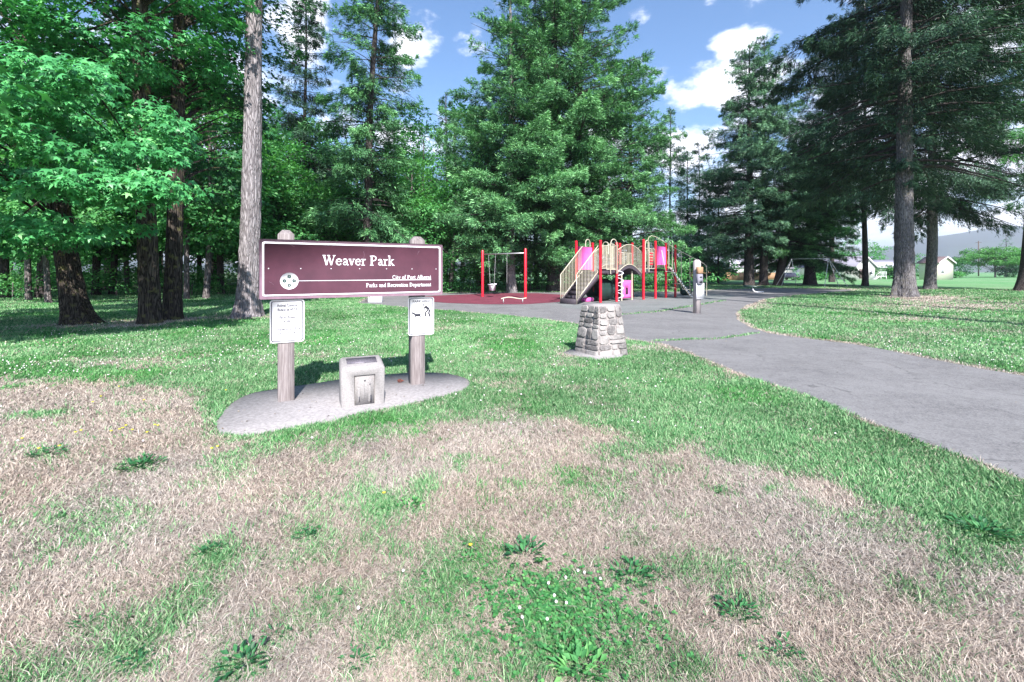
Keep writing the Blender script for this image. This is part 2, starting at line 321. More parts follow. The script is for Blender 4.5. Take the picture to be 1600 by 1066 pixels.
PAD = GP([(340, 662), (341, 672), (347, 680), (375, 683.5), (430, 677), (475, 668), (520, 660), (560, 649), (620, 637), (690, 622), (722, 612), (736, 603), (731, 595), (718, 590), (700, 586), (675, 584), (640, 584.5),
          (560, 591), (520, 597), (480, 603), (440, 609), (400, 615), (375, 624), (355, 640)])
PADr = rough_edge(PAD, .12, .012, 4)
pd = MB(); pd.prism(PADr, -.05, .022); po = pd.build('concrete_pad', M['concrete']); po['kind'] = 'structure'

Bpts = np.array([(-3000, 590), (-400, 588), (0, 598), (200, 603), (290, 608), (330, 625), (350, 690), (400, 702), (520, 688), (640, 668), (760, 655), (880, 655), (960, 672), (1040, 700), (1150, 722), (1280, 742), (1400, 775), (1500, 815), (1600, 860), (1800, 960), (2400, 1400), (6000, 3000)], float)
BL = [(150, 845, 80, 50, .75), (240, 810, 60, 25, .6), (400, 735, 90, 45, .38), (600, 795, 22, 16, 1.2), (330, 868, 40, 20, .9), (480, 842, 40, 18, .8), (740, 880, 50, 40, .8), (700, 930, 70, 40, .7), (860, 950, 70, 50, .7), (600, 860, 40, 20, .4), (1080, 900, 30, 20, .5), (990, 905, 60, 28, .8),
      (880, 1040, 120, 40, .8), (1155, 962, 45, 25, .7), (1540, 832, 60, 30, .9), (1600, 800, 90, 40, .8), (222, 730, 34, 12, 1.1), (75, 712, 25, 9, .9), (60, 650, 60, 7, .8), (380, 1045, 60, 30, .8), (210, 1045, 40, 25, .7), (120, 980, 50, 30, .45), (560, 770, 60, 20, .4),
      (330, 640, 18, 35, .7), (330, 720, 40, 30, .5), (560, 925, 60, 20, .3), (1000, 850, 25, 12, .4), (1290, 735, 60, 18, .5), (1130, 770, 20, 9, .7), (1210, 1030, 50, 20, .5), (40, 820, 60, 30, .3), (500, 960, 40, 20, .3), (820, 1000, 200, 90, .35), (60, 1060, 80, 40, .5),
      (1520, 478, 220, 9, -.65), (1450, 466, 60, 6, -.9), (1300, 452, 120, 3, -.5), (1180, 476, 26, 8, -.6), (1420, 525, 320, 55, -.28), (460, 560, 260, 10, -.25), (660, 510, 120, 8, -.3), (1400, 500, 90, 5, -.45), (1500, 520, 120, 6, -.3), (200, 570, 120, 8, -.35), (880, 555, 26, 12, -.5), (1000, 545, 60, 8, -.5),
      (820, 600, 60, 9, -.25), (1100, 625, 40, 9, -.25), (1180, 660, 90, 20, .3), (650, 655, 70, 10, .4)]
def greenness(x, y):
    Y = np.maximum(y, .9); u = 800 + x / Y * F; v = HZ + F * CH / Y
    n = fbm(x * 1.3, y * 1.3, 3, 4); n2 = fbm(x * 4.5 + 7, y * 4.5, 9, 4); n3 = fbm(x * .25, y * .25, 21, 3)
    b = np.interp(u, Bpts[:, 0], Bpts[:, 1]); wdt = 18 + (v - HZ) * .10
    g = np.clip(.5 - (v - b) / wdt, 0, 1) * 1.0
    g = np.where(y < .9, .25, g); ed = segdist(x, y, ASPH0 + [ASPH0[0]]); g = g - .95 * np.exp(-(ed / (.11 + .006 * Y)) ** 2) * np.clip(fbm(x * 1.7, y * 1.7, 33, 3) * 3 - .6, 0, 1); bandn = np.exp(-((v - b) / (60 + .1 * (v - HZ))) ** 2); g = g + bandn * (fbm(x * 2.6, y * 2.6, 34, 4) - .56) * 1.3
    for (cu, cv, ru, rv, a) in BL:
        g = g + (a * .72 if cv > 690 else a) * np.exp(-(((u - cu) / ru) ** 2 + ((v - cv) / rv) ** 2))
    for (tu, tv, tr) in [(120, 507, 1.1), (235, 506, 1.0), (268, 500, .9), (388, 496, 1.0), (1413, 464, 1.7), (1453, 452.5, 1.7), (1606, 455, 2.0), (1171, 446.5, 1.6), (1193, 446.3, 1.4), (1265, 445, 1.6)]:
        tx, ty = G(tu, tv); g = g - 1.1 * np.exp(-(((x - tx) ** 2 + (y - ty) ** 2) / tr ** 2))
    g = g + (n - .5) * .85 + (n2 - .5) * .95 + (n3 - .5) * .45
    return np.clip(g, 0, 1)
DRY = np.array([(.67, .59, .515), (.46, .395, .355), (.25, .19, .165)]); GRN = np.array([(.045, .16, .055), (.12, .285, .115), (.33, .48, .26)])
def lawncol(x, y, rnd, rnd2):
    g = greenness(x, y); d = DRY[0] * rnd[:, None] + DRY[2] * (1 - rnd[:, None]); big = fbm(x * .5, y * .5, 77, 3)
    c = np.where((rnd < .5)[:, None], GRN[0] + (GRN[1] - GRN[0]) * (rnd * 2)[:, None], GRN[1] + (GRN[2] - GRN[1]) * ((rnd - .5) * 2)[:, None])
    c = c * (.65 + .75 * big)[:, None]; lush = np.clip((fbm(x * .7 + 40, y * .7, 78, 3) - .52) * 6, 0, 1)[:, None]; c = c * (1 - lush * np.array([.45, .18, .45])[None])
    d = d * (.88 + .26 * fbm(x * 2.2, y * 2.2, 79, 3))[:, None]; warm = (fbm(x * 1.1, y * 1.1, 80, 3) - .5)[:, None]; d = d * (1 + warm * np.array([.10, 0, -.10])[None])
    thr = np.clip(g * 1.06 - .07, .03, .87)
    isg = (rnd2 < thr)
    out = np.where(isg[:, None], c, d); return out, isg, g
# ground sheet: one grid, fine near the camera and coarse out to the horizon
def axis(a, b, n0, near): 
    t = np.linspace(-1, 1, n0); return np.sign(t) * (np.abs(t) * near + (np.abs(t) ** 9) * b)
gx = axis(0, 5000, 521, 40); gy = np.concatenate([-np.geomspace(4000, 1, 40), np.linspace(-.9, 14, 200), np.linspace(14.1, 60, 220), np.geomspace(61, 6000, 60)])
XX, YY = np.meshgrid(gx, gy); xf, yf = XX.ravel(), YY.ravel(); gg = greenness(xf, yf)
inner = np.stack([xf, yf, np.zeros_like(xf)], 1)
gcol = (GRN[1] * .95)[None] * gg[:, None] + (DRY[1] * np.where(yf < 14, .62, .95)[:, None]) * (1 - gg)[:, None]
u_ = 800 + xf / np.maximum(yf, 1) * F; v_ = HZ + F * CH / np.maximum(yf, 1)
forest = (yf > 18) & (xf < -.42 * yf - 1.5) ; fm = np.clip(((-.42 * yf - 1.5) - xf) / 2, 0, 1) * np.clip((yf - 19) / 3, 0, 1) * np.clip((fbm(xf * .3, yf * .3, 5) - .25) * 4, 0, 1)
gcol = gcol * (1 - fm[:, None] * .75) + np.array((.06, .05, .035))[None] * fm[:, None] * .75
nx_, ny_ = len(gx), len(gy); idx = np.arange(nx_ * ny_).reshape(ny_, nx_)
q = np.stack([idx[:-1, :-1], idx[:-1, 1:], idx[1:, 1:], idx[1:, :-1]], -1).reshape(-1, 4)
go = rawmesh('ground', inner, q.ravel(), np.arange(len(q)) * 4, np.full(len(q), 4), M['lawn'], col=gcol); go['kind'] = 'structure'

# grass blades: dense round the viewpoint, thinning with distance
rng = np.random.default_rng(5)
def blades(n, r0, r1, amax, zlift=0.0):
    r = r0 * (r1 / r0) ** rng.random(n); a = (rng.random(n) * 2 - 1) * amax; return r * np.sin(a), r * np.cos(a), r
CR1 = GP([(955, 493), (985, 491), (1030, 487), (1085, 478), (1130, 470)]); CR2 = GP([(1020, 534), (1080, 531), (1110, 531), (1140, 528), (1165, 524), (1185, 521)])
WEEDS = [(1152, 962, .12), (1222, 1025, .10), (1104, 985, .06), (905, 1052, .15), (1018, 850, .035), (1130, 772, .09), (380, 1045, .12), (222, 730, .17), (75, 712, .15), (640, 795, .11), (985, 905, .12), (820, 872, .14), (210, 1045, .09), (1535, 835, .17), (480, 842, .10), (330, 868, .10), (735, 880, .08), (600, 800, .07), (430, 1000, .08), (1030, 905, .08), (130, 985, .07), (560, 1040, .09)]
def make_grass(n, r0, r1, amax):
    x, y, r = blades(n, r0, r1, amax)
    hard = inpoly(x, y, ASPH) | inpoly(x, y, PADr)
    edge = segdist(x, y, ASPH + [ASPH[0]]) if False else None
    crack = ((segdist(x, y, CR1) < .10 + .10 * fbm(x * 2, y * 2, 4)) & (rng.random(n) < .5)) | ((segdist(x, y, CR2) < .06) & (rng.random(n) < .8))
    foot = inpoly(x, y, [(1.0, 8.9), (1.55, 8.0), (2.4, 8.5), (1.9, 9.3)]) 
    keep = (~hard | crack) & ~foot & (y > -2); x, y, r = x[keep], y[keep], r[keep]; n = len(x)
    rnd, rnd2 = rng.random(n), rng.random(n); col, isg, g = lawncol(x, y, rnd, rnd2)
    tuft = fbm(x * 3.1, y * 3.1, 31, 3)
    h = np.where(isg, .018 + .028 * rng.random(n) + .03 * np.clip(tuft - .45, 0, 1) * 2, .018 + .026 * rng.random(n)) * (1 + .02 * r)
    wd = (.0005 + .0007 * rng.random(n)) * (1 + r * .55) * np.where(isg, 1.15, .8)
    comb = fbm(x * .9, y * .9, 55, 2) * 12
    th = np.where(rng.random(n) < .22, comb, rng.random(n) * 2 * np.pi) + rng.normal(0, .5, n)
    lean = np.where(isg, .25 + .75 * rng.random(n), .4 + 2.0 * rng.random(n)); stray = rng.random(n) < .03; h = h * np.where(stray, 1.7, 1)
    dx, dy = np.cos(th), np.sin(th); ph = rng.random(n) * 2 * np.pi; sx, sy = np.cos(ph) * wd, np.sin(ph) * wd
    z0 = np.zeros(n) - .003
    for (wu, wv, wr) in WEEDS:
        wx, wy = G(wu, wv); h = h * (1 - .7 * np.exp(-(((x - wx) ** 2 + (y - wy) ** 2) / (wr * .8) ** 2)))
    m = h * lean * .4; hm = h * .62; tx = h * lean; tz = h * np.clip(1.15 - .28 * lean, .35, 1)
    V = np.empty((n, 5, 3), np.float32)
    V[:, 0] = np.stack([x - sx, y - sy, z0], 1); V[:, 1] = np.stack([x + sx, y + sy, z0], 1)
    V[:, 2] = np.stack([x + sx * .8 + dx * m, y + sy * .8 + dy * m, hm], 1); V[:, 3] = np.stack([x - sx * .8 + dx * m, y - sy * .8 + dy * m, hm], 1)
    V[:, 4] = np.stack([x + dx * tx, y + dy * tx, tz], 1)
    b = np.arange(n)[:, None] * 5; lp = (b + np.array([0, 1, 2, 3, 3, 2, 4])[None]).ravel()
    st = (np.arange(n)[:, None] * 7 + np.array([0, 4])[None]).ravel(); tt = np.tile([4, 3], n)
    return V.reshape(-1, 3), lp, st, tt, np.repeat(col, 5, 0)
NG = 2200000
V, lp, st, tt, cc = make_grass(NG, 1.35, 60, 1.08)
o = rawmesh('grass', V, lp, st, tt, M['grass'], col=cc); tag(o, 'short lawn grass, green round the sign and dried straw-coloured in the foreground', 'grass', kind='stuff')

# leaf quads helper: arrays of centre, axis, normal
def leafquads(P0, D, Nn, ln, wd, shape='rhomb', fold=.0):
    D = D / np.linalg.norm(D, axis=1, keepdims=True); S = np.cross(Nn, D); S /= np.linalg.norm(S, axis=1, keepdims=True) + 1e-9; U = np.cross(D, S)
    ln = ln[:, None]; wd = wd[:, None]; n = len(P0)
    if shape == 'rhomb':
        V = np.stack([P0, P0 + D * ln * .45 + S * wd * .5 + U * ln * fold, P0 + D * ln, P0 + D * ln * .45 - S * wd * .5 + U * ln * fold], 1).reshape(-1, 3)
        lp = np.arange(n * 4); st = np.arange(n) * 4; tt = np.full(n, 4); return V, lp, st, tt, 4
    if shape == 'maple':
        T = [(.15, 0, .05)]
        for a, r, z in [(180, .05, 0), (108, .55, -.10), (78, .34, .02), (48, .88, -.16), (24, .46, .02), (0, 1.0, -.22), (-24, .46, .02), (-48, .88, -.16), (-78, .34, .02), (-108, .55, -.10)]:
            T.append((.15 + r * math.cos(R(a)) * .85, r * math.sin(R(a)), z))
        k = len(T); V = np.stack([P0 + ln * (D * a + S * b + U * c) for a, b, c in T], 1).reshape(-1, 3)
        fc = np.array([[0, 1, 2, 3], [0, 3, 4, 5], [0, 5, 6, 7], [0, 7, 8, 9], [0, 9, 10, 1]])
        lp = (np.arange(n)[:, None, None] * k + fc[None]).ravel(); st = np.arange(n * 5) * 4; tt = np.full(n * 5, 4); return V, lp, st, tt, k
    if shape == 'folded':      # simple broad leaf of two halves
        V = np.stack([P0, P0 + D * ln * .5 + S * wd * .5 + U * ln * .12, P0 + D * ln, P0 + D * ln * .5 - S * wd * .5 + U * ln * .12, P0 + D * ln * .5], 1).reshape(-1, 3)
        fc = np.array([[0, 4, 1], [4, 2, 1], [0, 3, 4], [4, 3, 2]]); lp = (np.arange(n)[:, None, None] * 5 + fc[None]).ravel(); st = np.arange(n * 4) * 3; tt = np.full(n * 4, 3); return V, lp, st, tt, 5

# ------------------------------------------------------------------ tree makers
DK = 5.2
def unit(v): return v / (np.linalg.norm(v, axis=-1, keepdims=True) + 1e-9)
def trunk_mesh(mb, H, r0, r1, lean=(0, 0), flare=.5, n=18, wob=.02, seed=0, flare_dir=None, z0=-.1, td=1):
    rg = random.Random(seed); k = 26; rings = []
    if td > 1: k, n = 150, 84
    ph = [rg.uniform(0, 6.28) for _ in range(4)]
    base = len(mb.v); vs = []; fs = []
    for i in range(k + 1):
        t = (i / k) ** 1.6; z = z0 + (H - z0) * t
        r = r0 + (r1 - r0) * (z / H if z > 0 else 0); fl = flare * math.exp(-max(z, 0) / (r0 * 1.5))
        cx = lean[0] * z + wob * H * .12 * math.sin(z * .35 + ph[0]); cy = lean[1] * z + wob * H * .12 * math.sin(z * .3 + ph[1])
        cx -= wob * H * .12 * math.sin(ph[0]); cy -= wob * H * .12 * math.sin(ph[1])
        for j in range(n):
            a = 2 * math.pi * j / n; rr = r * (1 + .045 * math.sin(3 * a + ph[2] + z * .4) + .03 * math.sin(5 * a + ph[3] - z * .7))
            f = fl * (.55 + .75 * max(0, math.sin(4.5 * a / 1 + ph[2])) ** 2)
            if flare_dir is not None: f += flare * 1.1 * max(0, math.cos(a - flare_dir)) ** 4 * math.exp(-max(z, 0) / (r0 * 1.2))
            rr = rr * (1 + f)
            if td > 1:
                w_ = .6 * math.sin(z * 2.1 + a * 3) + .5 * math.sin(z * 5.3 + ph[0]); c1 = abs(math.sin(a * 7.5 + w_ + ph[1])) ; c2 = abs(math.sin(a * 12.5 - w_ * 1.3 + z * .8 + ph[2]))
                rr += r0 * (.075 * (min(c1, c2) ** .6 - .5) + .02 * math.sin(z * 9 + a * 5) + .015 * rg.uniform(-1, 1)) * (1.0 if z < 8 else .8)
            vs.append((cx + rr * math.cos(a), cy + rr * math.sin(a), z))
    for i in range(k):
        for j in range(n): fs.append((i * n + j, i * n + (j + 1) % n, (i + 1) * n + (j + 1) % n, (i + 1) * n + j))
    fs.append(tuple(range(k * n, k * n + n))); mb.add(vs, fs)
def cx_at(H, wob, seed, z, lean):
    rg = random.Random(seed); ph = [rg.uniform(0, 6.28) for _ in range(4)]
    return (lean[0] * z + wob * H * .12 * (np.sin(z * .35 + ph[0]) - math.sin(ph[0])), lean[1] * z + wob * H * .12 * (np.sin(z * .3 + ph[1]) - math.sin(ph[1])))
def conifer(name, label, x, y, H, r0, zb, Rad, seed, mat='fir', bark='bark_dark', dens=1.0, step=.42, per=5, upt=.25, droop=.35, lean=(0, 0), sz=1.0, ragged=.35, prof=.8, hang=.25, group=None, cat='tree', top_r=.04, skirt=.45, flare=.35, sides=None, limbs=True, wob=.02, tuft=.62, gap=.22, td=1):
    rg = np.random.default_rng(seed); root = thing(name, label, cat, (x, y, 0), 0, group)
    tm = MB(); trunk_mesh(tm, H, r0, top_r, lean, flare, 16, wob, seed, td=td)
    nw = int((H - zb) / step); zz = zb + (H - zb) * np.linspace(0, .99, nw); z0 = np.repeat(zz, per) + rg.uniform(-step * .5, step * .5, nw * per); nb = len(z0)
    t = np.clip((z0 - zb) / (H - zb), 0, 1); az = rg.uniform(0, 2 * np.pi, nb)
    clus = .55 + .8 * vnoise(az * 1.4 + seed, z0 * .38, seed)           # big lobes and gaps
    Lb = Rad * np.minimum(1, skirt + t * 3.2) * (1 - t) ** prof * rg.uniform(1 - ragged, 1.12, nb) * clus + .25; Lb = np.minimum(Lb, Rad * (1.02 + .06 * rg.random(nb)))
    if sides is not None: Lb *= sides(az, z0)
    keep = (rg.random(nb) > .08) & (Lb > .3); z0, t, az, Lb = z0[keep], t[keep], az[keep], Lb[keep]; nb = len(z0)
    up = upt * (.3 + t) + rg.normal(0, .10, nb); dr = droop * (1.15 - t)
    cxx, cyy = cx_at(H, wob, seed, z0, lean)
    o2 = np.stack([np.cos(az), np.sin(az), np.zeros(nb)], 1); s2 = np.stack([-np.sin(az), np.cos(az), np.zeros(nb)], 1)
    def curve(b, s):
        return np.stack([cxx[b], cyy[b], z0[b]], 1) + o2[b] * (Lb[b] * s)[:, None] + np.array([0, 0, 1])[None] * (Lb[b] * (up[b] * s - dr[b] * s ** 2 + .35 * dr[b] * s ** 3.5))[:, None]
    lm = MB()
    if limbs:
        big = np.argsort(-Lb)[: min(nb, 170)]
        for b in big:
            bb = np.full(4, b); ss = np.array([0, .3, .6, .92]); pts = curve(bb, ss); r = min(.014 * Lb[b], r0 * .2)
            lm.tube([tuple(p) for p in pts], [r, r * .75, r * .45, r * .15], 4, False)
    tm.build('trunk', M[bark], root, smooth=True); lm.build('limbs', M['bark_dark'], root) if lm.f else None
    cnt = np.maximum(4, (DK * dens * (14 + 11 * Lb ** 1.75) / sz ** 1.3)).astype(int); b = np.repeat(np.arange(nb), cnt); n = len(b)
    K = np.maximum(3, (Lb / (.24 * sz)).astype(int))[b]; s = (np.floor(rg.random(n) ** .8 * K) + .5 + rg.uniform(-.18, .18, n)) / K; s = np.clip(.1 + .92 * s, .08, 1.02)
    wl = (.30 * Lb[b] * (1.04 - s) ** .8 * np.minimum(1, s * 4) + .06); sd = np.where(rg.random(n) < .5, -1, 1); el_ = rg.random(n) ** .8; lat = wl * el_
    pos = curve(b, s) + s2[b] * (sd * lat)[:, None] + o2[b] * (lat * .55)[:, None]
    pos[:, 2] -= lat * hang + rg.random(n) ** 2 * hang * .55 * np.minimum(1, Lb[b] * .5); pos += rg.normal(0, .035 * sz, (n, 3))
    tid = (b * 97 + np.floor(s * K).astype(int) * 7 + sd).astype(float); tj = _h(tid, tid * 3 + 1, seed) - .5
    pos[:, 2] += tj * tuft * np.minimum(1, Lb[b] / 2.5) + (rg.random(n) - .5) * tuft * .35; pos += o2[b] * (tj * .3)[:, None]
    gp = vnoise(pos[:, 0] * .75 + pos[:, 2] * .9 + seed, pos[:, 1] * .75 - pos[:, 2] * .55, seed + 5); kk = gp > gap * (.6 + .8 * rg.random(n))
    pos, b, s, sd, lat = pos[kk], b[kk], s[kk], sd[kk], lat[kk]; n = len(b)
    D = o2[b] * .75 + s2[b] * (sd * .75)[:, None] + rg.normal(0, .38, (n, 3)); D[:, 2] += up[b] * .6 - hang * 1.1 + rg.normal(0, .26, n)
    Nn = unit(np.array([0, 0, 1.0])[None] + rg.normal(0, .55, (n, 3)) + o2[b] * .5)
    ln = rg.uniform(.15, .38, n) * sz; wd = ln * rg.uniform(.10, .20, n)
    V, lp, st, tt, k = leafquads(pos, D, Nn, ln, wd, 'rhomb', .06)
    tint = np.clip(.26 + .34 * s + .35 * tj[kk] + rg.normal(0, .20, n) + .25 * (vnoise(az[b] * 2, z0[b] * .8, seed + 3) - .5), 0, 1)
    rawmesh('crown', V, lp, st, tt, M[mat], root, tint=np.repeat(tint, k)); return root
def broadleaf(name, label, x, y, clumps, trunks, seed, mat='broad', bark='bark_mid', leaf=.16, per=160, shape='folded', group=None, cat='tree', flat=.45, limb=True, rot=0, droop=.35):
    """clumps: array (n,4) of centre + radius in local space; trunks: list of dict(H,r0,r1,lean,base)"""
    rg = np.random.default_rng(seed); root = thing(name, label, cat, (x, y, 0), rot, group); tm = MB(); tops = []
    for i, td in enumerate(trunks):
        m2 = MB(); trunk_mesh(m2, td['H'], td['r0'], td.get('r1', td['r0'] * .4), td.get('lean', (0, 0)), td.get('flare', .4), 18, td.get('wob', .03), seed + i, td.get('fd'), td=td.get('td', 1))
        bx, by = td.get('base', (0, 0)); tm.add([(p[0] + bx, p[1] + by, p[2]) for p in m2.v], m2.f); tops.append((bx, by, td))
    C = np.asarray(clumps, float)
    if limb:
        order = np.argsort(-C[:, 3])[:60]
        for i in order:
            bx, by, td = min(tops, key=lambda q: (q[0] + q[2].get('lean', (0, 0))[0] * 3 - C[i, 0]) ** 2 + (q[1] - C[i, 1]) ** 2)
            z = min(td['H'] * .97, max(td['H'] * .35, C[i, 2] - np.hypot(C[i, 0] - bx, C[i, 1] - by) * .5)); lx, ly = cx_at(td['H'], td.get('wob', .03), seed, z, td.get('lean', (0, 0)))
            a = Vector((bx + lx, by + ly, z)); e = Vector(C[i, :3]); mid = a.lerp(e, .5) + Vector((0, 0, (e - a).length * .12)); r = td['r0'] * .16
            tm.tube([a, a.lerp(mid, .5) + Vector((0, 0, .1)), mid, mid.lerp(e, .6), e], [r, r * .8, r * .55, r * .35, r * .12], 5, False)
    tm.build('trunk', M[bark], root, smooth=True)
    cnt = np.maximum(8, (per * C[:, 3] ** 2)).astype(int); b = np.repeat(np.arange(len(C)), cnt); n = len(b); rc = C[b, 3]
    a = rg.random(n) * 2 * np.pi; rr = np.sqrt(rg.random(n)); out = np.stack([np.cos(a), np.sin(a), np.zeros(n)], 1)
    pos = C[b, :3] + out * (rc * rr)[:, None]; pos[:, 2] += rc * flat * (1 - rr ** 2) * np.where(rg.random(n) < .8, 1, -.5) * rg.uniform(.4, 1, n) - rc * droop * rr ** 2 * .6
    pos += rg.normal(0, leaf * .35, (n, 3))
    cen = C[:, :3].mean(0); outw = unit(C[b, :3] - cen)
    Nn = unit(np.array([0, 0, .8])[None] + out * (.55 * rr)[:, None] + outw * .45 + rg.normal(0, .33, (n, 3)))
    D = out + outw * .7 + rg.normal(0, .45, (n, 3)); D[:, 2] -= .35; ln = leaf * rg.uniform(.65, 1.25, n)
    V, lp, st, tt, k = leafquads(pos, D, Nn, ln, ln * rg.uniform(.55, .8, n), shape)
    tint = np.clip(.48 + rg.normal(0, .17, n) + .35 * (rg.random(len(C))[b] - .5), 0, 1)
    rawmesh('crown', V, lp, st, tt, M[mat], root, tint=np.repeat(tint, k)); return root
def ell_clumps(rg, ells, n, rmin, rmax, shell=.62):
    """clump centres spread through the outer part of several ellipsoids (cx,cy,cz,rx,ry,rz)"""
    out = []; vol = np.array([e[3] * e[4] * e[5] for e in ells]) ** .75; cn = np.maximum(3, (n * vol / vol.sum())).astype(int)
    for e, k in zip(ells, cn):
        d = unit(rg.normal(0, 1, (k, 3))); r = (shell ** 3 + (1 - shell ** 3) * rg.random(k)) ** (1 / 3)
        p = np.array(e[:3]) + d * r[:, None] * np.array(e[3:6]); out.append(np.concatenate([p, rg.uniform(rmin, rmax, (k, 1))], 1))
    c = np.concatenate(out); return c[c[:, 2] > .3]

rg = np.random.default_rng(11)
# --- three old maples at the left
def maple(label, u, v, ells, n, trunks, seed, per=330, leaf=.155, mat='maple', rr=(.38, .70)):
    x, y = G(u, v); E = [(a - x, b - y, c, d, e, f) for a, b, c, d, e, f in ells]
    return broadleaf('maple_tree', label, x, y, ell_clumps(np.random.default_rng(seed), E, n, rr[0], rr[1]), trunks, seed, mat, 'bark_maple', leaf, per, 'maple', flat=.55, group='old maples at the left')
maple('leaning old maple with flared mossy roots at the left edge of the lawn', 120, 507,
      [(-12.6, 11.0, 4.8, 3.2, 2.4, 1.3), (-10.6, 10.3, 2.95, 1.8, 1.5, .8), (-10.9, 10.4, 2.45, 1.3, 1.2, .3), (-13.4, 11.2, 2.9, 1.8, 1.5, .8), (-14.6, 14, 9.0, 4.5, 3.8, 2.8), (-15.0, 10.5, 7.2, 3, 3, 2.2)], 240,
      [dict(H=8.5, r0=.30, r1=.18, td=2, lean=(-.16, .02), flare=.55, fd=.2, wob=.05)], 101)
maple('broad maple with thick upright trunk, middle one of the three old maples', 235, 506,
      [(-9.4, 10.2, 5.0, 1.7, 1.7, 1.4), (-8.15, 10.1, 3.85, 1.0, 1.1, .5), (-9.0, 9.8, 3.45, 1.1, 1.0, .45), (-11.6, 14.2, 10, 2.9, 3.0, 3.2)], 190,
      [dict(H=10, r0=.27, r1=.19, td=2, lean=(-.03, 0), flare=.3, wob=.04)], 102)
maple('darker maple standing close behind the upright maple, beside the tall bare trunk', 268, 500,
      [(-11.6, 17.0, 7.2, 2.6, 2.2, 2.2), (-11.0, 17.4, 4.9, 1.5, 1.2, .9), (-12.0, 18.5, 11, 3.2, 2.6, 3)], 130,
      [dict(H=10, r0=.25, r1=.16, td=2, lean=(.03, 0), flare=.3, wob=.04)], 103, per=150, mat='broad_dark')
# a maple outside the left edge: its shade lies under the others
broadleaf('maple_tree', 'low spreading maple beyond the left edge of the lawn whose boughs shade the ground', -15.5, 5.5,
          ell_clumps(np.random.default_rng(9), [(3.9, .7, 5.1, 2.8, 2.5, 1.0), (0, 0, 5.6, 3, 3, 1.2), (2.0, 2.6, 4.6, 1.8, 1.8, .7)], 120, .6, 1.0), [dict(H=6, r0=.3, r1=.15, flare=.4)], 104, 'maple', 'bark_maple', .24, 110, 'maple', group='old maples at the left')
# --- tall bare-trunked fir
x, y = G(388, 496)
conifer('fir_tree', 'very tall fir with long bare grey trunk just left of the park sign', x, y, 30, .34, 11.4, 3.8, 21, 'fir', 'bark_grey', .8, per=4, lean=(.022, 0), flare=.5, td=2, hang=.4, step=.6, top_r=.06, wob=.006)
# dead branch leaning from it
# --- fir behind the sign
def fir_at(name, label, u, v, **k):
    x, y = G(u, v); return conifer(name, label, x, y, **k)
fir_at('fir_tree', 'ragged dark fir rising straight behind the park sign', 568, 459.5, H=31, r0=.34, zb=3.2, Rad=4.3, seed=31, mat='fir', bark='bark_dark', dens=1.7, per=5, step=.5, ragged=.6, gap=.30, hang=.45, prof=.42, lean=(.045, 0), skirt=.8, droop=.45)
fir_at('fir_tree', 'slim dark fir between the bare grey trunk and the ragged fir behind the sign', 478, 455, H=25, r0=.26, zb=4, Rad=3.6, seed=32, mat='fir_dark', dens=1.5, gap=.32, per=5, step=.5, ragged=.6, hang=.5, prof=.5)
fir_at('fir_tree', 'small pointed fir with its tip showing left of the great fir clump', 697, 447, H=22, r0=.25, zb=2, Rad=4.6, seed=33, mat='fir_blue', dens=.8, per=4, step=.6)
# --- the great clump behind the playground
fir_at('fir_tree', 'large blue-green fir behind the swing set, its pale trunk showing between the swing posts', 799, 457, H=27, r0=.36, zb=2.6, Rad=9.2, seed=41, sides=lambda az, z: np.minimum(1, 6.3 / (9.2 * np.maximum(.05, 1 - (z - 2.6) / 24.4))), mat='fir', bark='bark_grey', dens=1.35, gap=.36, per=6, step=.5, prof=1.0, skirt=.75, upt=.42, hang=.2)
fir_at('fir_tree', 'massive fir in the middle of the clump behind the playground', 866, 455.5, H=36, r0=.55, zb=3.4, Rad=6.2, seed=42, mat='fir', dens=1.35, gap=.42, per=6, step=.6, prof=.45, skirt=.7, upt=.38, hang=.25)
fir_at('fir_tree', 'wide-spreading fir with up-swept branch tips above the climbing frame', 905, 455, H=33, r0=.62, zb=3.4, Rad=7.8, seed=43, mat='fir', dens=1.35, gap=.42, per=6, step=.6, prof=.42, skirt=.6, upt=.55, hang=.22, droop=.25, ragged=.5)
fir_at('fir_tree', 'fir at the right side of the great clump, above the climbing frame tower', 985, 452, H=21, r0=.34, zb=2.8, Rad=6.0, seed=44, mat='fir', dens=1.3, gap=.28, per=5, step=.5, prof=.55, skirt=.7, upt=.45, hang=.25)
fir_at('fir_tree', 'low fir filling the clump between swings and climbing frame', 838, 452.5, H=17, r0=.26, zb=2.0, Rad=5.2, seed=45, mat='fir', dens=1.2, gap=.26, per=5, step=.5, prof=.6, skirt=.8, upt=.4)
fir_at('fir_tree', 'low broad fir at the left foot of the great clump', 752, 453, H=16, r0=.24, zb=1.6, Rad=5.2, seed=46, mat='fir', dens=1.2, gap=.26, per=5, step=.5, prof=.6, skirt=.9, upt=.4)
fir_at('fir_tree', 'pale young fir among the broadleaf trees right of the sign', 662, 450, H=15, r0=.2, zb=1.4, Rad=3.8, seed=47, mat='fir_bright', dens=.9, per=5, step=.45, upt=.4)
# --- slim trees right of the clump
for i, (lab, u, v, H, Rd, s, mt) in enumerate([
    ('slim sparse fir just right of the great clump', 1048, 446, 21, 3.3, 51, 'fir_blue'),
    ('thin pole-like fir with sparse branches above the sloping handrail', 1074, 444, 17.5, 2.6, 52, 'fir_blue'),
    ('thin sparse fir behind the bag dispenser post', 1092, 443.5, 19, 2.8, 53, 'fir_blue'),
    ('feathery slim fir second to the left of the tall firs over the lawn', 1122, 443, 17, 3.2, 54, 'fir_blue')]):
    fir_at('fir_tree', lab, u, v, H=H, r0=.14, zb=2.6, Rad=Rd * 1.3, seed=s, mat=mt, dens=1.0, per=4, step=.5, ragged=.6, gap=.3, hang=.4, prof=.5, skirt=.8, sz=1.15)
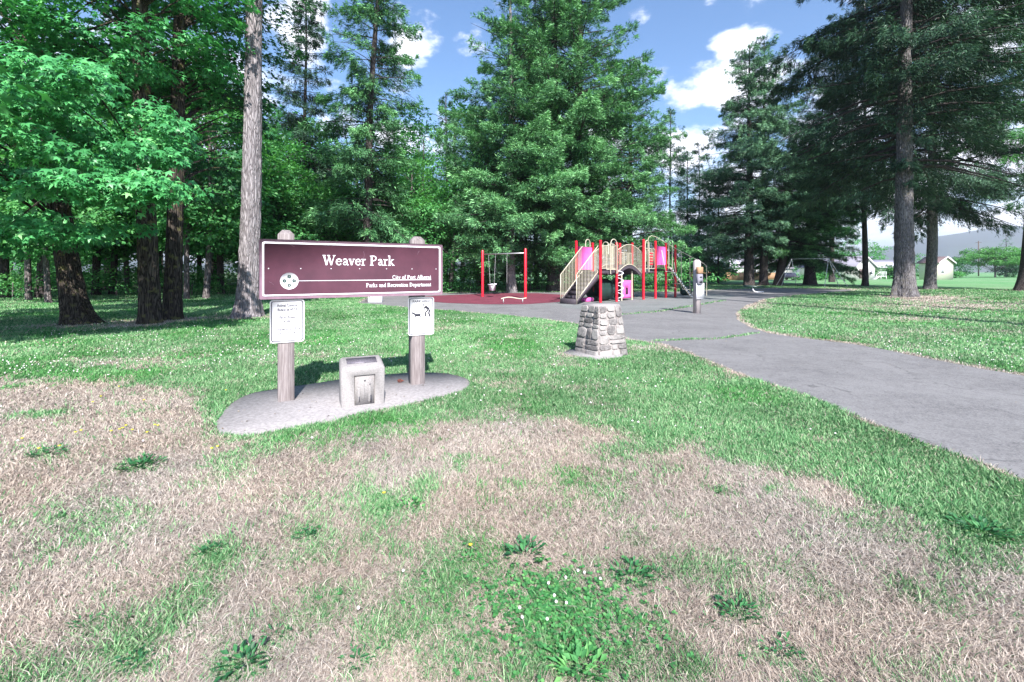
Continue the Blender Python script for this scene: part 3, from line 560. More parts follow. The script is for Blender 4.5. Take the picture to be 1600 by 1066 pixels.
# --- group over the far lawn
fir_at('fir_tree', 'tall fir left of the leaning trunk, first of the row on the far lawn', 1171, 446.5, H=28, r0=.55, zb=4.2, Rad=7.2, seed=61, mat='fir_blue', dens=1.3, gap=.3, per=5, step=.5, ragged=.5, hang=.35, prof=.6, skirt=.6)
fir_at('fir_tree', 'fir with straight dark trunk, second of the row on the far lawn', 1193, 446.3, H=29, r0=.45, zb=5.0, Rad=8.0, seed=62, mat='fir_blue', dens=1.3, gap=.3, per=4, step=.6, ragged=.5, hang=.3, prof=.55)
fir_at('fir_tree', 'fir with strongly leaning trunk on the far lawn', 1215, 446.2, H=20, r0=.48, zb=3.8, Rad=6.2, seed=63, mat='fir', dens=1.3, gap=.28, per=5, step=.5, ragged=.4, hang=.3, prof=.5, lean=(.22, 0), skirt=.7)
fir_at('fir_tree', 'low spreading fir with short thick trunk behind the white swing frame', 1265, 445, H=17, r0=.62, zb=2.8, Rad=7.6, seed=64, mat='fir', dens=1.4, gap=.25, per=6, step=.42, ragged=.35, hang=.3, prof=.5, skirt=.8)
fir_at('fir_tree', 'taller fir rising behind the low spreading fir', 1300, 441, H=38, r0=.4, zb=8.0, Rad=9.0, seed=65, mat='fir_dark', dens=.9, per=5, step=.6, ragged=.45, hang=.4, prof=.5)
# --- the two great spruces on the right
fir_at('spruce_tree', 'huge dark spruce with thick grey trunk standing by the path at the right', 1413, 464, H=38, r0=.52, zb=7.4, Rad=8.6, seed=71, mat='fir_dark', bark='bark_right', dens=1.8, gap=.47, td=2, per=5, step=.5, ragged=.5, hang=.6, prof=.3, skirt=.65, droop=.5, flare=.6, lean=(.008, 0), wob=.008,
       sides=lambda az, z: np.where(np.cos(az - R(232)) > .55, np.where(z < 13.5, .28, .8), 1.0))
fir_at('spruce_tree', 'dark drooping spruce right behind the huge grey-trunked one', 1453, 452.5, H=36, r0=.42, zb=7.2, Rad=8.2, seed=72, mat='fir_dark', bark='bark_right', dens=1.8, gap=.45, per=5, step=.5, ragged=.5, hang=.7, prof=.35, skirt=.6, droop=.6, lean=(.035, 0))
fir_at('spruce_tree', 'spruce left of the huge grey-trunked one with hanging dark boughs', 1352, 447, H=33, r0=.30, zb=9.2, Rad=7.6, seed=73, mat='fir_dark', dens=1.8, gap=.45, per=5, step=.55, ragged=.5, hang=.65, prof=.4, skirt=.5, droop=.55)
fir_at('spruce_tree', 'spruce at the right edge with bright green lower boughs reaching left', 1606, 455, H=30, r0=.58, zb=7.6, Rad=8.5, seed=74, mat='fir_bright', bark='bark_dark', dens=1.3, gap=.42, per=4, step=.6, ragged=.5, hang=.45, prof=.4, skirt=.6, droop=.4, lean=(.03, 0), flare=.9)
for i, (tx, ty, lab) in enumerate([(16.5, 9.0, 'tall bare-trunked fir beyond the right edge, nearest to the path'), (22.5, 8.0, 'tall bare-trunked fir beyond the right edge, middle one of three'), (28.5, 9.0, 'tall bare-trunked fir beyond the right edge, farthest from the path')]):
    conifer('fir_tree', lab, tx, ty, 27, .34, 18.5 + i * .6, 3.6, 81 + i, 'fir', 'bark_grey', 1.0, per=5, step=.5, prof=.5, skirt=.8)
# --- broadleaf trees behind the sign
def bush(label, u, v, Rx, H, seed, mat='broad', n=90, leaf=.24, per=110, name='broadleaf_tree', z0=1.5, cat='tree', r0=.16, rr=(.55, 1.0), bark='bark_mid', group=None):
    x, y = G(u, v); rg = np.random.default_rng(seed); zc = (z0 + H) / 2
    E = [(0, 0, zc, Rx, Rx, (H - z0) / 2), (rg.uniform(-.4, .4) * Rx, -.2 * Rx, zc * .75, Rx * .85, Rx * .8, (H - z0) * .3), (rg.uniform(-.3, .3) * Rx, 0, zc * 1.25, Rx * .7, Rx * .7, (H - z0) * .28)]
    return broadleaf(name, label, x, y, ell_clumps(rg, E, n, rr[0], rr[1]), [dict(H=H * .8, r0=r0, r1=r0 * .4, flare=.3, wob=.05, lean=(rg.uniform(-.06, .06), 0))], seed, mat, bark, leaf, per, 'folded', group, cat)
bush('bright green tree between the bare grey trunk and the sign\'s left end', 436, 459, 3.8, 11.5, 201, n=120)
bush('tall green tree showing above the left half of the park sign', 478, 456, 4.2, 9.5, 202, n=120)
bush('round green tree showing above the middle of the park sign', 525, 455, 3.8, 8.6, 203, n=110)
bush('leafy green tree right behind the ragged fir', 600, 453, 4.8, 12.5, 204, n=130)
bush('bright leafy tree between the ragged fir and the great fir clump', 645, 455, 4.4, 12.5, 205, n=140)
bush('leafy tree left of the swing set', 704, 456, 4.0, 9.5, 206, n=120)
bush('yellow-green leafy tree with its top against the sky right of the ragged fir', 640, 449, 4.6, 18, 207, n=140, leaf=.28, per=80)
bush('dark leafy tree deep in the wood above the sign', 540, 447, 6, 15, 208, 'broad_dark', n=130, leaf=.3, per=80)
# --- the wood at the left: individual trees, three crown shapes reused
WG = 'trees of the wood at the left'
protos = []
for s, (mt, bk) in enumerate([('broad', 'bark_mid'), ('broad_dark', 'bark_dark'), ('broad', 'bark_dark')]):
    rgq = np.random.default_rng(300 + s); H = [13, 16, 10][s]; Rx = [3.6, 4.4, 3.4][s]
    E = [(0, 0, H * .62, Rx, Rx, H * .40), (rgq.uniform(-1, 1), -.5, H * .36, Rx * .9, Rx * .9, H * .14)]
    protos.append((ell_clumps(rgq, E, [130, 150, 110][s], .6, 1.1), dict(H=H * .85, r0=[.15, .24, .2][s], r1=.07, flare=.3, wob=.06, lean=(rgq.uniform(-.05, .05), 0)), mt, bk))
woods = [  # u, v of the foot, prototype, scale, label
    (8, 466, 1, 1.0, 'dark trunk cut by the left edge of the picture'), (45, 470, 0, 1.0, 'mottled trunk, second from the left edge'), (62, 466, 2, 1.2, 'dark straight trunk left of the pale leaning one'),
    (76, 474, 0, .9, 'pale trunk leaning behind the flared old maple'), (150, 462, 1, 1.0, 'dark trunk seen right of the flared old maple'), (176, 461, 2, 1.1, 'thin dark trunk halfway between the two nearest old maples'),
    (200, 459, 0, 1.1, 'leafy sapling close left of the upright old maple'), (292, 468, 0, 1.0, 'thin pale trunk right of the old maples'), (322, 467, 0, 1.15, 'pale trunk close left of the tall bare fir'),
    (345, 460, 1, 1.0, 'dark leafy tree beside the tall bare fir'), (408, 458, 2, 1.1, 'leafy tree just right of the tall bare fir')]
roots = {}
def wood_tree(x, y, k, s, rot, label, name='broadleaf_tree'):
    c, td, mt, bk = protos[k]
    if k not in roots:
        r = broadleaf(name, label, x, y, c, [td], 310 + k, mt, bk, .26, 95, 'folded', WG); roots[k] = r
    else:
        r = copy_tree(roots[k]); r.location = (x, y, 0); r['label'] = label
    r.rotation_euler.z = rot; r.scale = (s, s, s * (1 + .1 * math.sin(x * 7))); return r
for i, (u, v, k, s, lb) in enumerate(woods):
    x, y = G(u, v); wood_tree(x, y, k, s, i * 2.1, 'woodland tree: ' + lb)
rgw = random.Random(77)
zones = ['at the far left', 'behind the flared old maple', 'behind the upright old maple', 'behind the tall bare fir', 'behind the left half of the sign', 'behind the right half of the sign', 'behind the swing set', 'behind the great fir clump']
qual = ['nearest', 'middle', 'deepest', 'tallest', 'farthest', 'last']
cnt_ = {}
for row, (Y, n, u0, u1) in enumerate([(40, 9, -260, 470), (50, 9, -200, 520), (62, 13, -150, 800), (78, 15, -150, 960)]):
    for i in range(n):
        u = u0 + (u1 - u0) * (i + rgw.uniform(.2, .8)) / n; y = Y * rgw.uniform(.93, 1.07); x = (u - 800) / F * y
        zi = 0 if u < 60 else 1 if u < 180 else 2 if u < 330 else 3 if u < 410 else 4 if u < 550 else 5 if u < 690 else 6 if u < 830 else 7
        q = cnt_.get(zi, 0); cnt_[zi] = q + 1; k = rgw.choice([0, 1, 1, 2])
        nm = ['first', 'second', 'third', 'fourth', 'fifth', 'sixth', 'seventh', 'eighth', 'ninth', 'tenth', 'eleventh', 'twelfth', 'thirteenth', 'fourteenth', 'fifteenth', 'sixteenth', 'seventeenth'][q]
        wood_tree(x, y, k, rgw.uniform(1.0, 1.35) * (1 + row * .13), rgw.uniform(0, 6.28), f'{nm} background tree {zones[zi]}, front to back')
# undergrowth along the wood edge
def shrub(label, x, y, Rx, H, seed, mat='broad', n=26, leaf=.14, per=150, name='shrub', group=None):
    rg = np.random.default_rng(seed); E = [(0, 0, H * .5, Rx, Rx * .7, H * .5)]
    c = ell_clumps(rg, E, n, .3, .5, .3)
    return broadleaf(name, label, x, y, c, [dict(H=H * .6, r0=.04, r1=.02, flare=.2, wob=.05)], seed, mat, 'bark_mid', leaf, per, 'folded', group, 'shrub', limb=False)
s1 = shrub('low green shrub at the wood edge near the left picture edge', *G(20, 470), 2.2, 1.7, 401, n=40); s2 = shrub('low green shrub behind the leaning old maple', *G(130, 463), 2.6, 1.6, 402, n=40)
for i, (u, v, s, lb) in enumerate([(70, 466, 1.1, 'wood-edge shrub between the mottled and the pale trunks'), (182, 463, 1.2, 'wood-edge shrub between the leaning and the upright maple'), (300, 462, 1.0, 'wood-edge shrub right of the old maples'),
        (350, 461, .9, 'wood-edge shrub left of the tall bare fir'), (-60, 468, 1.3, 'wood-edge shrub beyond the left picture edge'), (430, 460, 1.2, 'shrub hiding behind the left sign post'), (690, 457, .9, 'shrub at the wood edge just right of the sign'), (735, 456.5, .8, 'shrub behind the left red swing post'), (850, 455.5, .7, 'shrub behind the climbing frame stairs')]):
    c = copy_tree((s1, s2)[i % 2]); c.location = (*G(u, v), 0); c.scale = (s, s, s); c.rotation_euler.z = i * 1.3; c['label'] = lb
rgs2 = random.Random(19); wz = ['at the far left', 'behind the old maples', 'behind the sign', 'behind the swing set', 'behind the climbing frame']
wc = [0] * 5; ordw = ['first', 'second', 'third', 'fourth', 'fifth', 'sixth', 'seventh', 'eighth', 'ninth', 'tenth', 'eleventh']
for i in range(38):
    u = -120 + 1180 * (i + rgs2.uniform(.1, .9)) / 38; v = rgs2.uniform(451, 455.5) if u > 600 else rgs2.uniform(452, 458); z_ = 0 if u < 60 else 1 if u < 330 else 2 if u < 690 else 3 if u < 850 else 4
    c = copy_tree((s1, s2)[i % 2]); c.location = (*G(u, v), 0); k_ = rgs2.uniform(1.0, 1.9); c.scale = (k_, k_, k_ * rgs2.uniform(.8, 1.3)); c.rotation_euler.z = rgs2.uniform(0, 6.28)
    c['label'] = f'{ordw[wc[z_]]} undergrowth shrub from the left, wood edge {wz[z_]}'; wc[z_] += 1; c['group'] = 'undergrowth shrubs along the wood edge'
# --- garden trees at the right
x, y = G(1555, 433.6)
rgv = np.random.default_rng(88); cl = []
for i in range(190):
    a = rgv.uniform(0, 6.28); rr = rgv.uniform(.1, 1) ** .7 * 8.8; z = 2.9 + 6.0 * (1 - (rr / 9.8) ** 2) ** .6 * rgv.uniform(.1, 1) + rr * .06; cl.append((math.cos(a) * rr, math.sin(a) * rr, z, rgv.uniform(.9, 1.4)))
broadleaf('garden_tree', 'wide pale green umbrella-shaped tree with thin trunk across the far lawn', x, y, cl, [dict(H=4.4, r0=.22, r1=.15, flare=.2)], 500, 'willow', 'bark_mid', .42, 60, 'folded', droop=.2)
def far_tree(nm, lb, u, v, Y=None, **k):
    x, y = G(u, v); return conifer(nm, lb, x, y, **k)
far_tree('fir_tree', 'small dark conifer poking up behind the umbrella-shaped tree', 1572, 433, H=13, r0=.2, zb=1.5, Rad=4.4, seed=501, mat='fir_blue', dens=.35, per=4, step=.9, sz=2.0)
def garden_bush(lb, u, v, Rx, H, s, mat='broad', nm='shrub', cat='shrub'):
    x, y = G(u, v); rg = np.random.default_rng(s); E = [(0, 0, H * .5, Rx, Rx * .6, H * .5)]
    return broadleaf(nm, lb, x, y, ell_clumps(rg, E, 34, .7, 1.3, .4), [dict(H=H * .6, r0=.1, r1=.05, flare=.2)], s, mat, 'bark_mid', .4, 42, 'folded', None, cat, limb=False)
garden_bush('dark round bush left of the umbrella-shaped tree', 1500, 434, 4.2, 4.6, 511, 'broad_dark')
garden_bush('green bush next to the cream house', 1486, 434.5, 2.2, 2.6, 512)
garden_bush('dark hedge bush under the right side of the umbrella-shaped tree', 1595, 433.6, 4.6, 5.6, 513, 'broad_dark')
garden_bush('dark bush right behind the thin garden tree trunk', 1570, 433.2, 4.6, 3.6, 514, 'broad_dark')
garden_bush('bright green hedge right of the white gabled house', 1376, 436, 2.9, 2.7, 515)
garden_bush('green bush at the right end of the bright hedge, left of the huge trunk', 1392, 436, 2.0, 3.0, 516, 'broad_dark')
garden_bush('green garden tree seen between the two great spruce trunks', 1438, 434, 3.4, 6.4, 517, nm='garden_tree', cat='tree')
garden_bush('tall green bush between the first and second fir trunks of the far row', 1182, 434, 3.4, 5.4, 518, 'broad')
garden_bush('bushy green tree behind the second and third trunks of the far row', 1207, 435, 3.2, 6.0, 519, 'broad', 'garden_tree', 'tree')
garden_bush('low hedge in front of the white house by the swing frame', 1275, 438, 3.2, 1.3, 520)
garden_bush('light green bush beyond the bag dispenser post', 1128, 440, 3.2, 4.8, 521)
garden_bush('green bush against the far wood right of the climbing frame', 1062, 441, 3.6, 5.0, 522)
garden_bush('dark bush at the foot of the slim firs', 1108, 441, 2.6, 3.4, 523, 'broad_dark')
bush('rounded green tree behind the white gabled house', 1335, 432.5, 9, 13, 524, n=70, leaf=.6, per=22, rr=(1.2, 2.0))
bush('rounded tree behind the far grey roof', 1230, 431.5, 10, 15, 525, n=70, leaf=.6, per=22, rr=(1.4, 2.2))
bush('rounded tree far behind the brown fence', 1150, 432, 9, 15, 526, n=70, leaf=.6, per=22, rr=(1.4, 2.2), mat='broad_dark')

# --- distant hills
hv, hf = [], []
us = np.linspace(-1500, 4200, 140)
for j, (Y, k) in enumerate([(1900, .0), (2200, .45), (2700, 1.0)]):
    for u in us:
        x = (u - 800) / F * 2200; hh = (10 + 22 * fbm(np.array([x / 470.0]), np.array([j * .3]), 61, 4)[0] + 62 / (1 + math.exp(-(u - 1400) / 60))) / F * 2200
        hv.append((x * (1 + .12 * j), Y, -5 + hh * (.0, .7, 1.0)[j] * (1 + .1 * vnoise(np.array([x / 80.]), np.array([j * 1.7]), 8)[0])))
nu = len(us)
for j in range(2):
    for i in range(nu - 1): hf.append((j * nu + i, j * nu + i + 1, (j + 1) * nu + i + 1, (j + 1) * nu + i))
me = bpy.data.meshes.new('hills'); me.from_pydata(hv, [], hf)
M['hill'] = simple('forested_hill', (.055, .085, .06), (.035, .06, .045), 1, .004, bmp=0); me.materials.append(M['hill']); ho = link(bpy.data.objects.new('hills', me)); ho['kind'] = 'structure'

# ------------------------------------------------------------------ houses
def house(label, corner, ang, Lw, Wd, eave, ridge, wall, roof, win=(), door=None, over=.35, chimney=None, name='house'):
    """corner = near corner; local +x runs along the long wall (away), local +y along the gable"""
    r = thing(name, label, 'house', (corner[0], corner[1], 0), ang)
    b = MB(); b.add([(0, 0, 0), (Lw, 0, 0), (Lw, Wd, 0), (0, Wd, 0), (0, 0, eave), (Lw, 0, eave), (Lw, Wd, eave), (0, Wd, eave), (0, Wd / 2, ridge), (Lw, Wd / 2, ridge)],
        [(0, 1, 5, 4), (2, 3, 7, 6), (0, 4, 8, 7, 3), (1, 2, 6, 9, 5), (0, 3, 2, 1)])
    b.build('wall', wall, r)
    sl = (ridge - eave) / (Wd / 2); rb = MB(); th = .16
    for s in (0, 1):
        y0, y1 = (-over, Wd / 2) if s == 0 else (Wd + over, Wd / 2); z0 = eave - sl * over + .02
        rb.add([(-over, y0, z0), (Lw + over, y0, z0), (Lw + over, y1, ridge + .02), (-over, y1, ridge + .02), (-over, y0, z0 + th), (Lw + over, y0, z0 + th), (Lw + over, y1, ridge + .02 + th), (-over, y1, ridge + .02 + th)],
               [(0, 1, 2, 3), (7, 6, 5, 4), (0, 4, 5, 1), (1, 5, 6, 2), (3, 7, 4, 0), (2, 6, 7, 3)])
    ro = rb.build('roof', roof, r)
    fb = MB()
    for s in (0, 1):
        y0, y1 = (-over - .02, Wd / 2) if s == 0 else (Wd + over + .02, Wd / 2); z0 = eave - sl * over - .06
        fb.add([(-over - .06, y0, z0), (-over - .06, y1, ridge - .06), (-over - .06, y1, ridge + .22), (-over - .06, y0, z0 + .28), (-over, y0, z0), (-over, y1, ridge - .06), (-over, y1, ridge + .22), (-over, y0, z0 + .28)],
               [(0, 1, 2, 3), (7, 6, 5, 4), (0, 4, 5, 1), (3, 2, 6, 7), (0, 3, 7, 4), (1, 5, 6, 2)])
    fb.build('bargeboard', M['whitepaint'], ro)
    if chimney:
        c = MB(); c.box((chimney[0], chimney[1], ridge + .2), (.6, .6, 1.1)); c.build('chimney', M['siding'], ro)
    for (side, p, z, ww, hh) in win:      # side 'l' long wall (y=0) or 'g' gable (x=0)
        f = MB(); g = MB()
        for dx, dz, sx, sz_ in ((0, hh / 2 + .05, ww + .2, .1), (0, -hh / 2 - .05, ww + .2, .1), (-ww / 2 - .05, 0, .1, hh), (ww / 2 + .05, 0, .1, hh), (0, 0, .05, hh)):
            f.box((p + dx, -.03, z + dz) if side == 'l' else (-.03, p + dx, z + dz), (sx, .06, sz_) if side == 'l' else (.06, sx, sz_))
        fo = f.build('window', M['whitepaint'], r)
        g.box((p, -.012, z) if side == 'l' else (-.012, p, z), (ww, .02, hh) if side == 'l' else (.02, ww, hh)); g.build('pane', M['glass'], fo)
    if door:
        side, p, ww, hh, z = door; d = MB(); d.box((p, -.04, z + hh / 2) if side == 'l' else (-.04, p, z + hh / 2), (ww, .08, hh) if side == 'l' else (.08, ww, hh)); do = d.build('door', M['roof_brown'], r)
        h = MB(); h.box((p + ww * .35, -.10, z + hh * .48) if side == 'l' else (-.10, p + ww * .35, z + hh * .48), (.08, .04, .08)); h.build('handle', M['galv'], do)
    return r
a_l = math.atan2(.96, -.29)
house('white gabled house with grey roof across the lawn, right of the white swing frame', (70.6, 92), a_l, 12.6, -5.4 if False else 5.4, 2.75, 4.75, M['siding'], M['roof_grey'], win=[('l', 3.2, 1.9, 1.7, .8), ('l', 8.6, 1.9, 1.2, .8)]) if False else None
def house_at(label, C, dL, dG, Lw, Wd, *a, **k):
    # dL, dG unit vectors: long wall and gable directions; mirrored when needed
    ang = math.atan2(dL[1], dL[0]); r = house(label, C, ang, Lw, Wd, *a, **k)
    if dL[0] * dG[1] - dL[1] * dG[0] < 0: r.scale = (1, -1, 1)
    return r
house_at('white gabled house with grey shingle roof right of the white swing frame', (70.6, 92), (-.29, .957), (.957, .29), 12.8, 5.4, 2.75, 4.75, M['siding'], M['roof_grey'], win=[('l', 3.3, 2.0, 2.0, .75), ('l', 8.8, 2.0, 1.2, .75), ('g', 4.3, 1.5, .7, .9)], door=('g', 1.3, .8, 1.9, .25))
house_at('pale house with light roof partly hidden behind the white gabled one', (83, 101), (.97, .24), (-.24, .97), 9, 7, 2.6, 4.3, M['siding'], M['roof_light'], win=[('l', 2, 1.6, 1.2, 1), ('l', 6, 1.6, 1.6, 1)])
house_at('grey-roofed house seen under the swing frame\'s left end', (61.5, 104), (.85, .53), (-.53, .85), 7, 7, 2.6, 5.6, M['siding'], M['roof_light'], win=[('l', 2, 1.6, 1.2, 1), ('g', 3.5, 1.6, 1.4, 1)])
house_at('cream house with brown roof behind the two great spruce trunks', (86.0, 90.5), (-.45, .893), (.893, .45), 3.0, 7, 3.4, 4.6, M['cream'], M['roof_brown'], win=[('g', 2, 1.8, 1.0, 1)])
house_at('tan bungalow with pale roof beyond the bag dispenser post', (33.5, 84), (.93, .37), (-.37, .93), 10, 7, 2.3, 3.9, M['tan'], M['roof_light'], win=[('l', 2, 1.4, 1.0, .8), ('l', 5, 1.4, 1.4, .8)])
house_at('white house behind the brown fence among the slim firs', (46, 98), (.97, .24), (-.24, .97), 12, 8, 2.7, 5.0, M['siding'], M['roof_light'], win=[('l', 3, 1.6, 1.4, 1), ('l', 8, 1.6, 1.6, 1)])
# porch steps of the white house
st = thing('porch_steps', 'white wooden porch steps with railing at the gable end of the white house', 'steps', (72.3, 91.0, 0), math.atan2(.29, .957))
b = MB(); [b.box((0 - .35 * i, -.5, .16 * (4 - i) - .08), (.35, 1.0, .16 * (4 - i)), 0) if False else b.box((1.6 - .32 * i, -.6, .1 + .17 * (3 - i) / 1), (.32, 1.0, .1)) for i in range(0, 4)]; b.box((2.6, -.6, .72), (1.7, 1.2, .1)); b.build('tread', M['whitepaint'], st)
b = MB()
for i in range(5): b.box((1.9 + i * .38, -1.18, .72 + .45), (.06, .06, .8))
b.box((2.66, -1.18, 1.6), (1.7, .08, .08)); b.tube([(.6, -1.18, 1.0), (1.8, -1.18, 1.6)], .04, 5); b.box((.6, -1.18, .5), (.07, .07, 1.0)); b.box((1.9, -1.18, .36), (.08, .08, .72)); b.box((3.4, -1.18, .36), (.08, .08, .72)); b.build('railing', M['whitepaint'], st)
# brown board fence, car, pole
def fence(label, p0, p1, h, mat, nm='board_fence'):
    p0, p1 = Vector(p0), Vector(p1); d = p1 - p0; Ln = d.length; r = thing(nm, label, 'fence', (p0.x, p0.y, 0), math.atan2(d.y, d.x)); b = MB(); n = int(Ln / .16)
    for i in range(n): b.box(((i + .5) * Ln / n, 0, h / 2), (Ln / n * .92, .03, h * (1 + .02 * math.sin(i * 9.1))))
    b.build('boards', mat, r)
    for i in range(int(Ln / 2.4) + 1): q = MB(); q.box((min(Ln, i * 2.4), .07, h / 2 + .05), (.1, .1, h + .1)); q.build('post', mat, r)
    return r
fence('brown cedar board fence beyond the far lawn, left of the fir row', (36, 82), (49.5, 88), 1.5, M['fencewood'])
fence('brown cedar board fence between the fir trunks on the far lawn', (50.2, 90), (57.5, 95), 1.4, M['fencewood'])
def car(label, x, y, rz):
    r = thing('parked_car', label, 'car', (x, y, 0), rz); b = MB()
    prof = [(-2.1, .35), (-2.15, .75), (-1.9, .95), (-1.5, 1.0), (-1.0, 1.42), (.5, 1.45), (1.1, 1.0), (1.95, .88), (2.15, .7), (2.1, .35)]
    b.add([(x_, -.85 if z_ < 1.2 else -.68, z_) for x_, z_ in prof] + [(x_, .85 if z_ < 1.2 else .68, z_) for x_, z_ in prof], [tuple(range(10)), tuple(range(19, 9, -1))] + [(i, 10 + i, 10 + (i + 1) % 10, (i + 1) % 10) for i in range(10)])
    b.build('body', M['carpaint'], r)
    g = MB(); g.add([(-1.3, -.82, 1.03), (.85, -.82, 1.03), (.45, -.71, 1.38), (-.95, -.71, 1.38)], [(0, 1, 2, 3)]); g.add([(-1.3, .82, 1.03), (.85, .82, 1.03), (.45, .71, 1.38), (-.95, .71, 1.38)], [(3, 2, 1, 0)]); g.build('side_window', M['glass'], r)
    for sx in (-1.3, 1.35):
        for sy in (-.8, .8):
            wv = MB(); wv.tube([(sx, sy - .1, .32), (sx, sy + .1, .32)], .32, 16); wo_ = wv.build('wheel', M['black'], r); rm = MB(); rm.tube([(sx, sy - .108, .32), (sx, sy + .108, .32)], .18, 12); rm.build('rim', M['galv'], wo_)
    for sy in (-.6, .6):
        h = MB(); h.box((2.13, sy, .72), (.06, .3, .14)); h.build('headlight', M['white'], r)
car('dark car parked by the grey-roofed house seen under the white swing frame', *G(1234, 437.6), 1.9)
r = thing('utility_pole', 'dark utility pole with transformer against the far hills', 'pole', (*G(1529, 431.5), 0)); b = MB(); b.tube([(0, 0, 0), (0, 0, 13.5)], [.22, .16], 8); b.build('shaft', M['polewood'], r)
b = MB(); b.tube([(.9, 0, 9.3), (.9, 0, 10.6)], .35, 10); b.build('transformer', M['galv'], r); b = MB(); b.box((0, 0, 12.9), (2.2, .12, .14)); b.build('crossarm', M['polewood'], r)

# ------------------------------------------------------------------ park sign
BX, BY, DX, DY = -2.742, 5.437, .8711, .4911          # board line: point and direction
SR = math.atan2(DY, DX)
def bs(u):                                             # photo column -> distance along the board
    k = (u - 800) / F; return (k * BY - BX) / (DX - k * DY)
def bz(u, v): return CH + (HZ - v) / F * (BY + DY * bs(u))
SM = Matrix.Identity(4)                                # board-local: x along board, y towards the back, z up
SCORE = [0.0]
# serif letters drawn as strokes: (advance, [ (points, width) ... ])
def arc(cx, cy, rx, ry, a0, a1, n=12): return [(cx + rx * math.cos(R(a0 + (a1 - a0) * i / n)), cy + ry * math.sin(R(a0 + (a1 - a0) * i / n))) for i in range(n + 1)]
T_, t_, s_ = .165, .075, .07
def serif(x0, x1, y): return ([(x0, y), (x1, y)], s_)
GL = {
 'W': (1.14, [([(.12, .98), (.36, .02)], T_), ([(.36, .02), (.57, .9)], t_), ([(.52, .98), (.78, .02)], T_), ([(.78, .02), (1.03, .98)], t_), serif(0, .26, .97), serif(.40, .66, .97), serif(.90, 1.14, .97)]),
 'P': (.72, [([(.17, 0), (.17, 1)], T_), ([(.17, .96), (.42, .96), (.56, .88), (.6, .73), (.55, .58), (.4, .49), (.17, .48)], .11), serif(0, .36, .03), serif(0, .2, .97)]),
 'R': (.82, [([(.17, 0), (.17, 1)], T_), ([(.17, .96), (.42, .96), (.56, .88), (.6, .74), (.55, .59), (.4, .5), (.17, .5)], .11), ([(.36, .48), (.68, .02)], T_), serif(0, .36, .03), serif(0, .2, .97), serif(.62, .82, .03)]),
 'D': (.86, [([(.17, 0), (.17, 1)], T_), ([(.17, .96), (.45, .95), (.66, .8), (.71, .5), (.66, .2), (.45, .05), (.17, .04)], .12), serif(0, .2, .03), serif(0, .2, .97)]),
 'C': (.80, [(arc(.44, .5, .34, .46, 50, 310, 16), .13), ([(.68, .98), (.68, .72)], t_)]),
 'A': (.86, [([(.1, .02), (.40, .98)], t_), ([(.42, .98), (.72, .02)], T_), ([(.2, .33), (.6, .33)], t_), serif(0, .24, .03), serif(.58, .88, .03)]),
 'e': (.60, [(arc(.31, .33, .23, .29, 5, 325, 16), .12), ([(.1, .37), (.53, .37)], t_)]),
 'a': (.58, [([(.1, .53), (.2, .62), (.33, .62), (.41, .52), (.41, .1), (.5, .03), (.57, .06)], .13), ([(.4, .38), (.2, .32), (.11, .18), (.18, .05), (.31, .05), (.41, .14)], .10)]),
 'v': (.58, [([(.12, .64), (.3, .03)], T_), ([(.3, .03), (.48, .64)], t_), serif(0, .24, .63), serif(.38, .6, .63)]),
 'y': (.58, [([(.12, .64), (.3, .05)], T_), ([(.48, .64), (.3, .05), (.2, -.22), (.05, -.24)], t_), serif(0, .24, .63), serif(.38, .6, .63)]),
 'r': (.46, [([(.16, 0), (.16, .66)], .14), ([(.16, .44), (.26, .6), (.42, .6)], .12), serif(0, .34, .03), serif(0, .16, .63)]),
 'k': (.64, [([(.16, 0), (.16, 1.05)], .14), ([(.2, .3), (.46, .6)], t_), ([(.26, .38), (.54, .03)], .14), serif(0, .30, .03), serif(0, .16, 1.02), serif(.36, .6, .63), serif(.44, .66, .03)]),
 'i': (.33, [([(.16, 0), (.16, .66)], .14), ([(.10, .9), (.22, .9)], .13), serif(0, .32, .03), serif(0, .16, .63)]),
 'l': (.33, [([(.16, 0), (.16, 1.05)], .14), serif(0, .32, .03), serif(0, .16, 1.02)]),
 't': (.40, [([(.17, .86), (.17, .14), (.24, .04), (.38, .06)], .13), ([(.02, .62), (.36, .62)], t_)]),
 'f': (.40, [([(.42, .96), (.3, 1.02), (.18, .9), (.17, 0)], .13), ([(.02, .62), (.36, .62)], t_), serif(0, .34, .03)]),
 'o': (.62, [(arc(.31, .33, .23, .29, 0, 360, 18), .12)]),
 'c': (.54, [(arc(.31, .33, .23, .29, 45, 320, 14), .12)]),
 'b': (.62, [([(.14, 0), (.14, 1.05)], .13), (arc(.33, .32, .21, .28, -150, 150, 14), .11), serif(0, .14, 1.02)]),
 'd': (.64, [([(.48, 0), (.48, 1.05)], .13), (arc(.29, .32, .21, .28, 30, 330, 14), .11), serif(.34, .48, 1.02), serif(.48, .62, .03)]),
 'p': (.64, [([(.14, -.28), (.14, .66)], .13), (arc(.35, .32, .21, .28, -150, 150, 14), .11), serif(0, .14, .63), serif(0, .3, -.26)]),
 'n': (.64, [([(.14, 0), (.14, .66)], .13), ([(.14, .46), (.28, .6), (.4, .6), (.46, .5), (.46, 0)], .12), serif(0, .28, .03), serif(.34, .62, .03), serif(0, .14, .63)]),
 'm': (.92, [([(.14, 0), (.14, .66)], .13), ([(.14, .46), (.28, .6), (.38, .6), (.44, .5), (.44, 0)], .12), ([(.44, .46), (.56, .6), (.68, .6), (.75, .5), (.75, 0)], .12), serif(0, .28, .03), serif(.32, .56, .03), serif(.63, .9, .03), serif(0, .14, .63)]),
 's': (.50, [([(.42, .54), (.27, .62), (.13, .53), (.16, .40), (.34, .28), (.41, .15), (.27, .03), (.08, .1)], .11)]),
 ' ': (.36, [])}
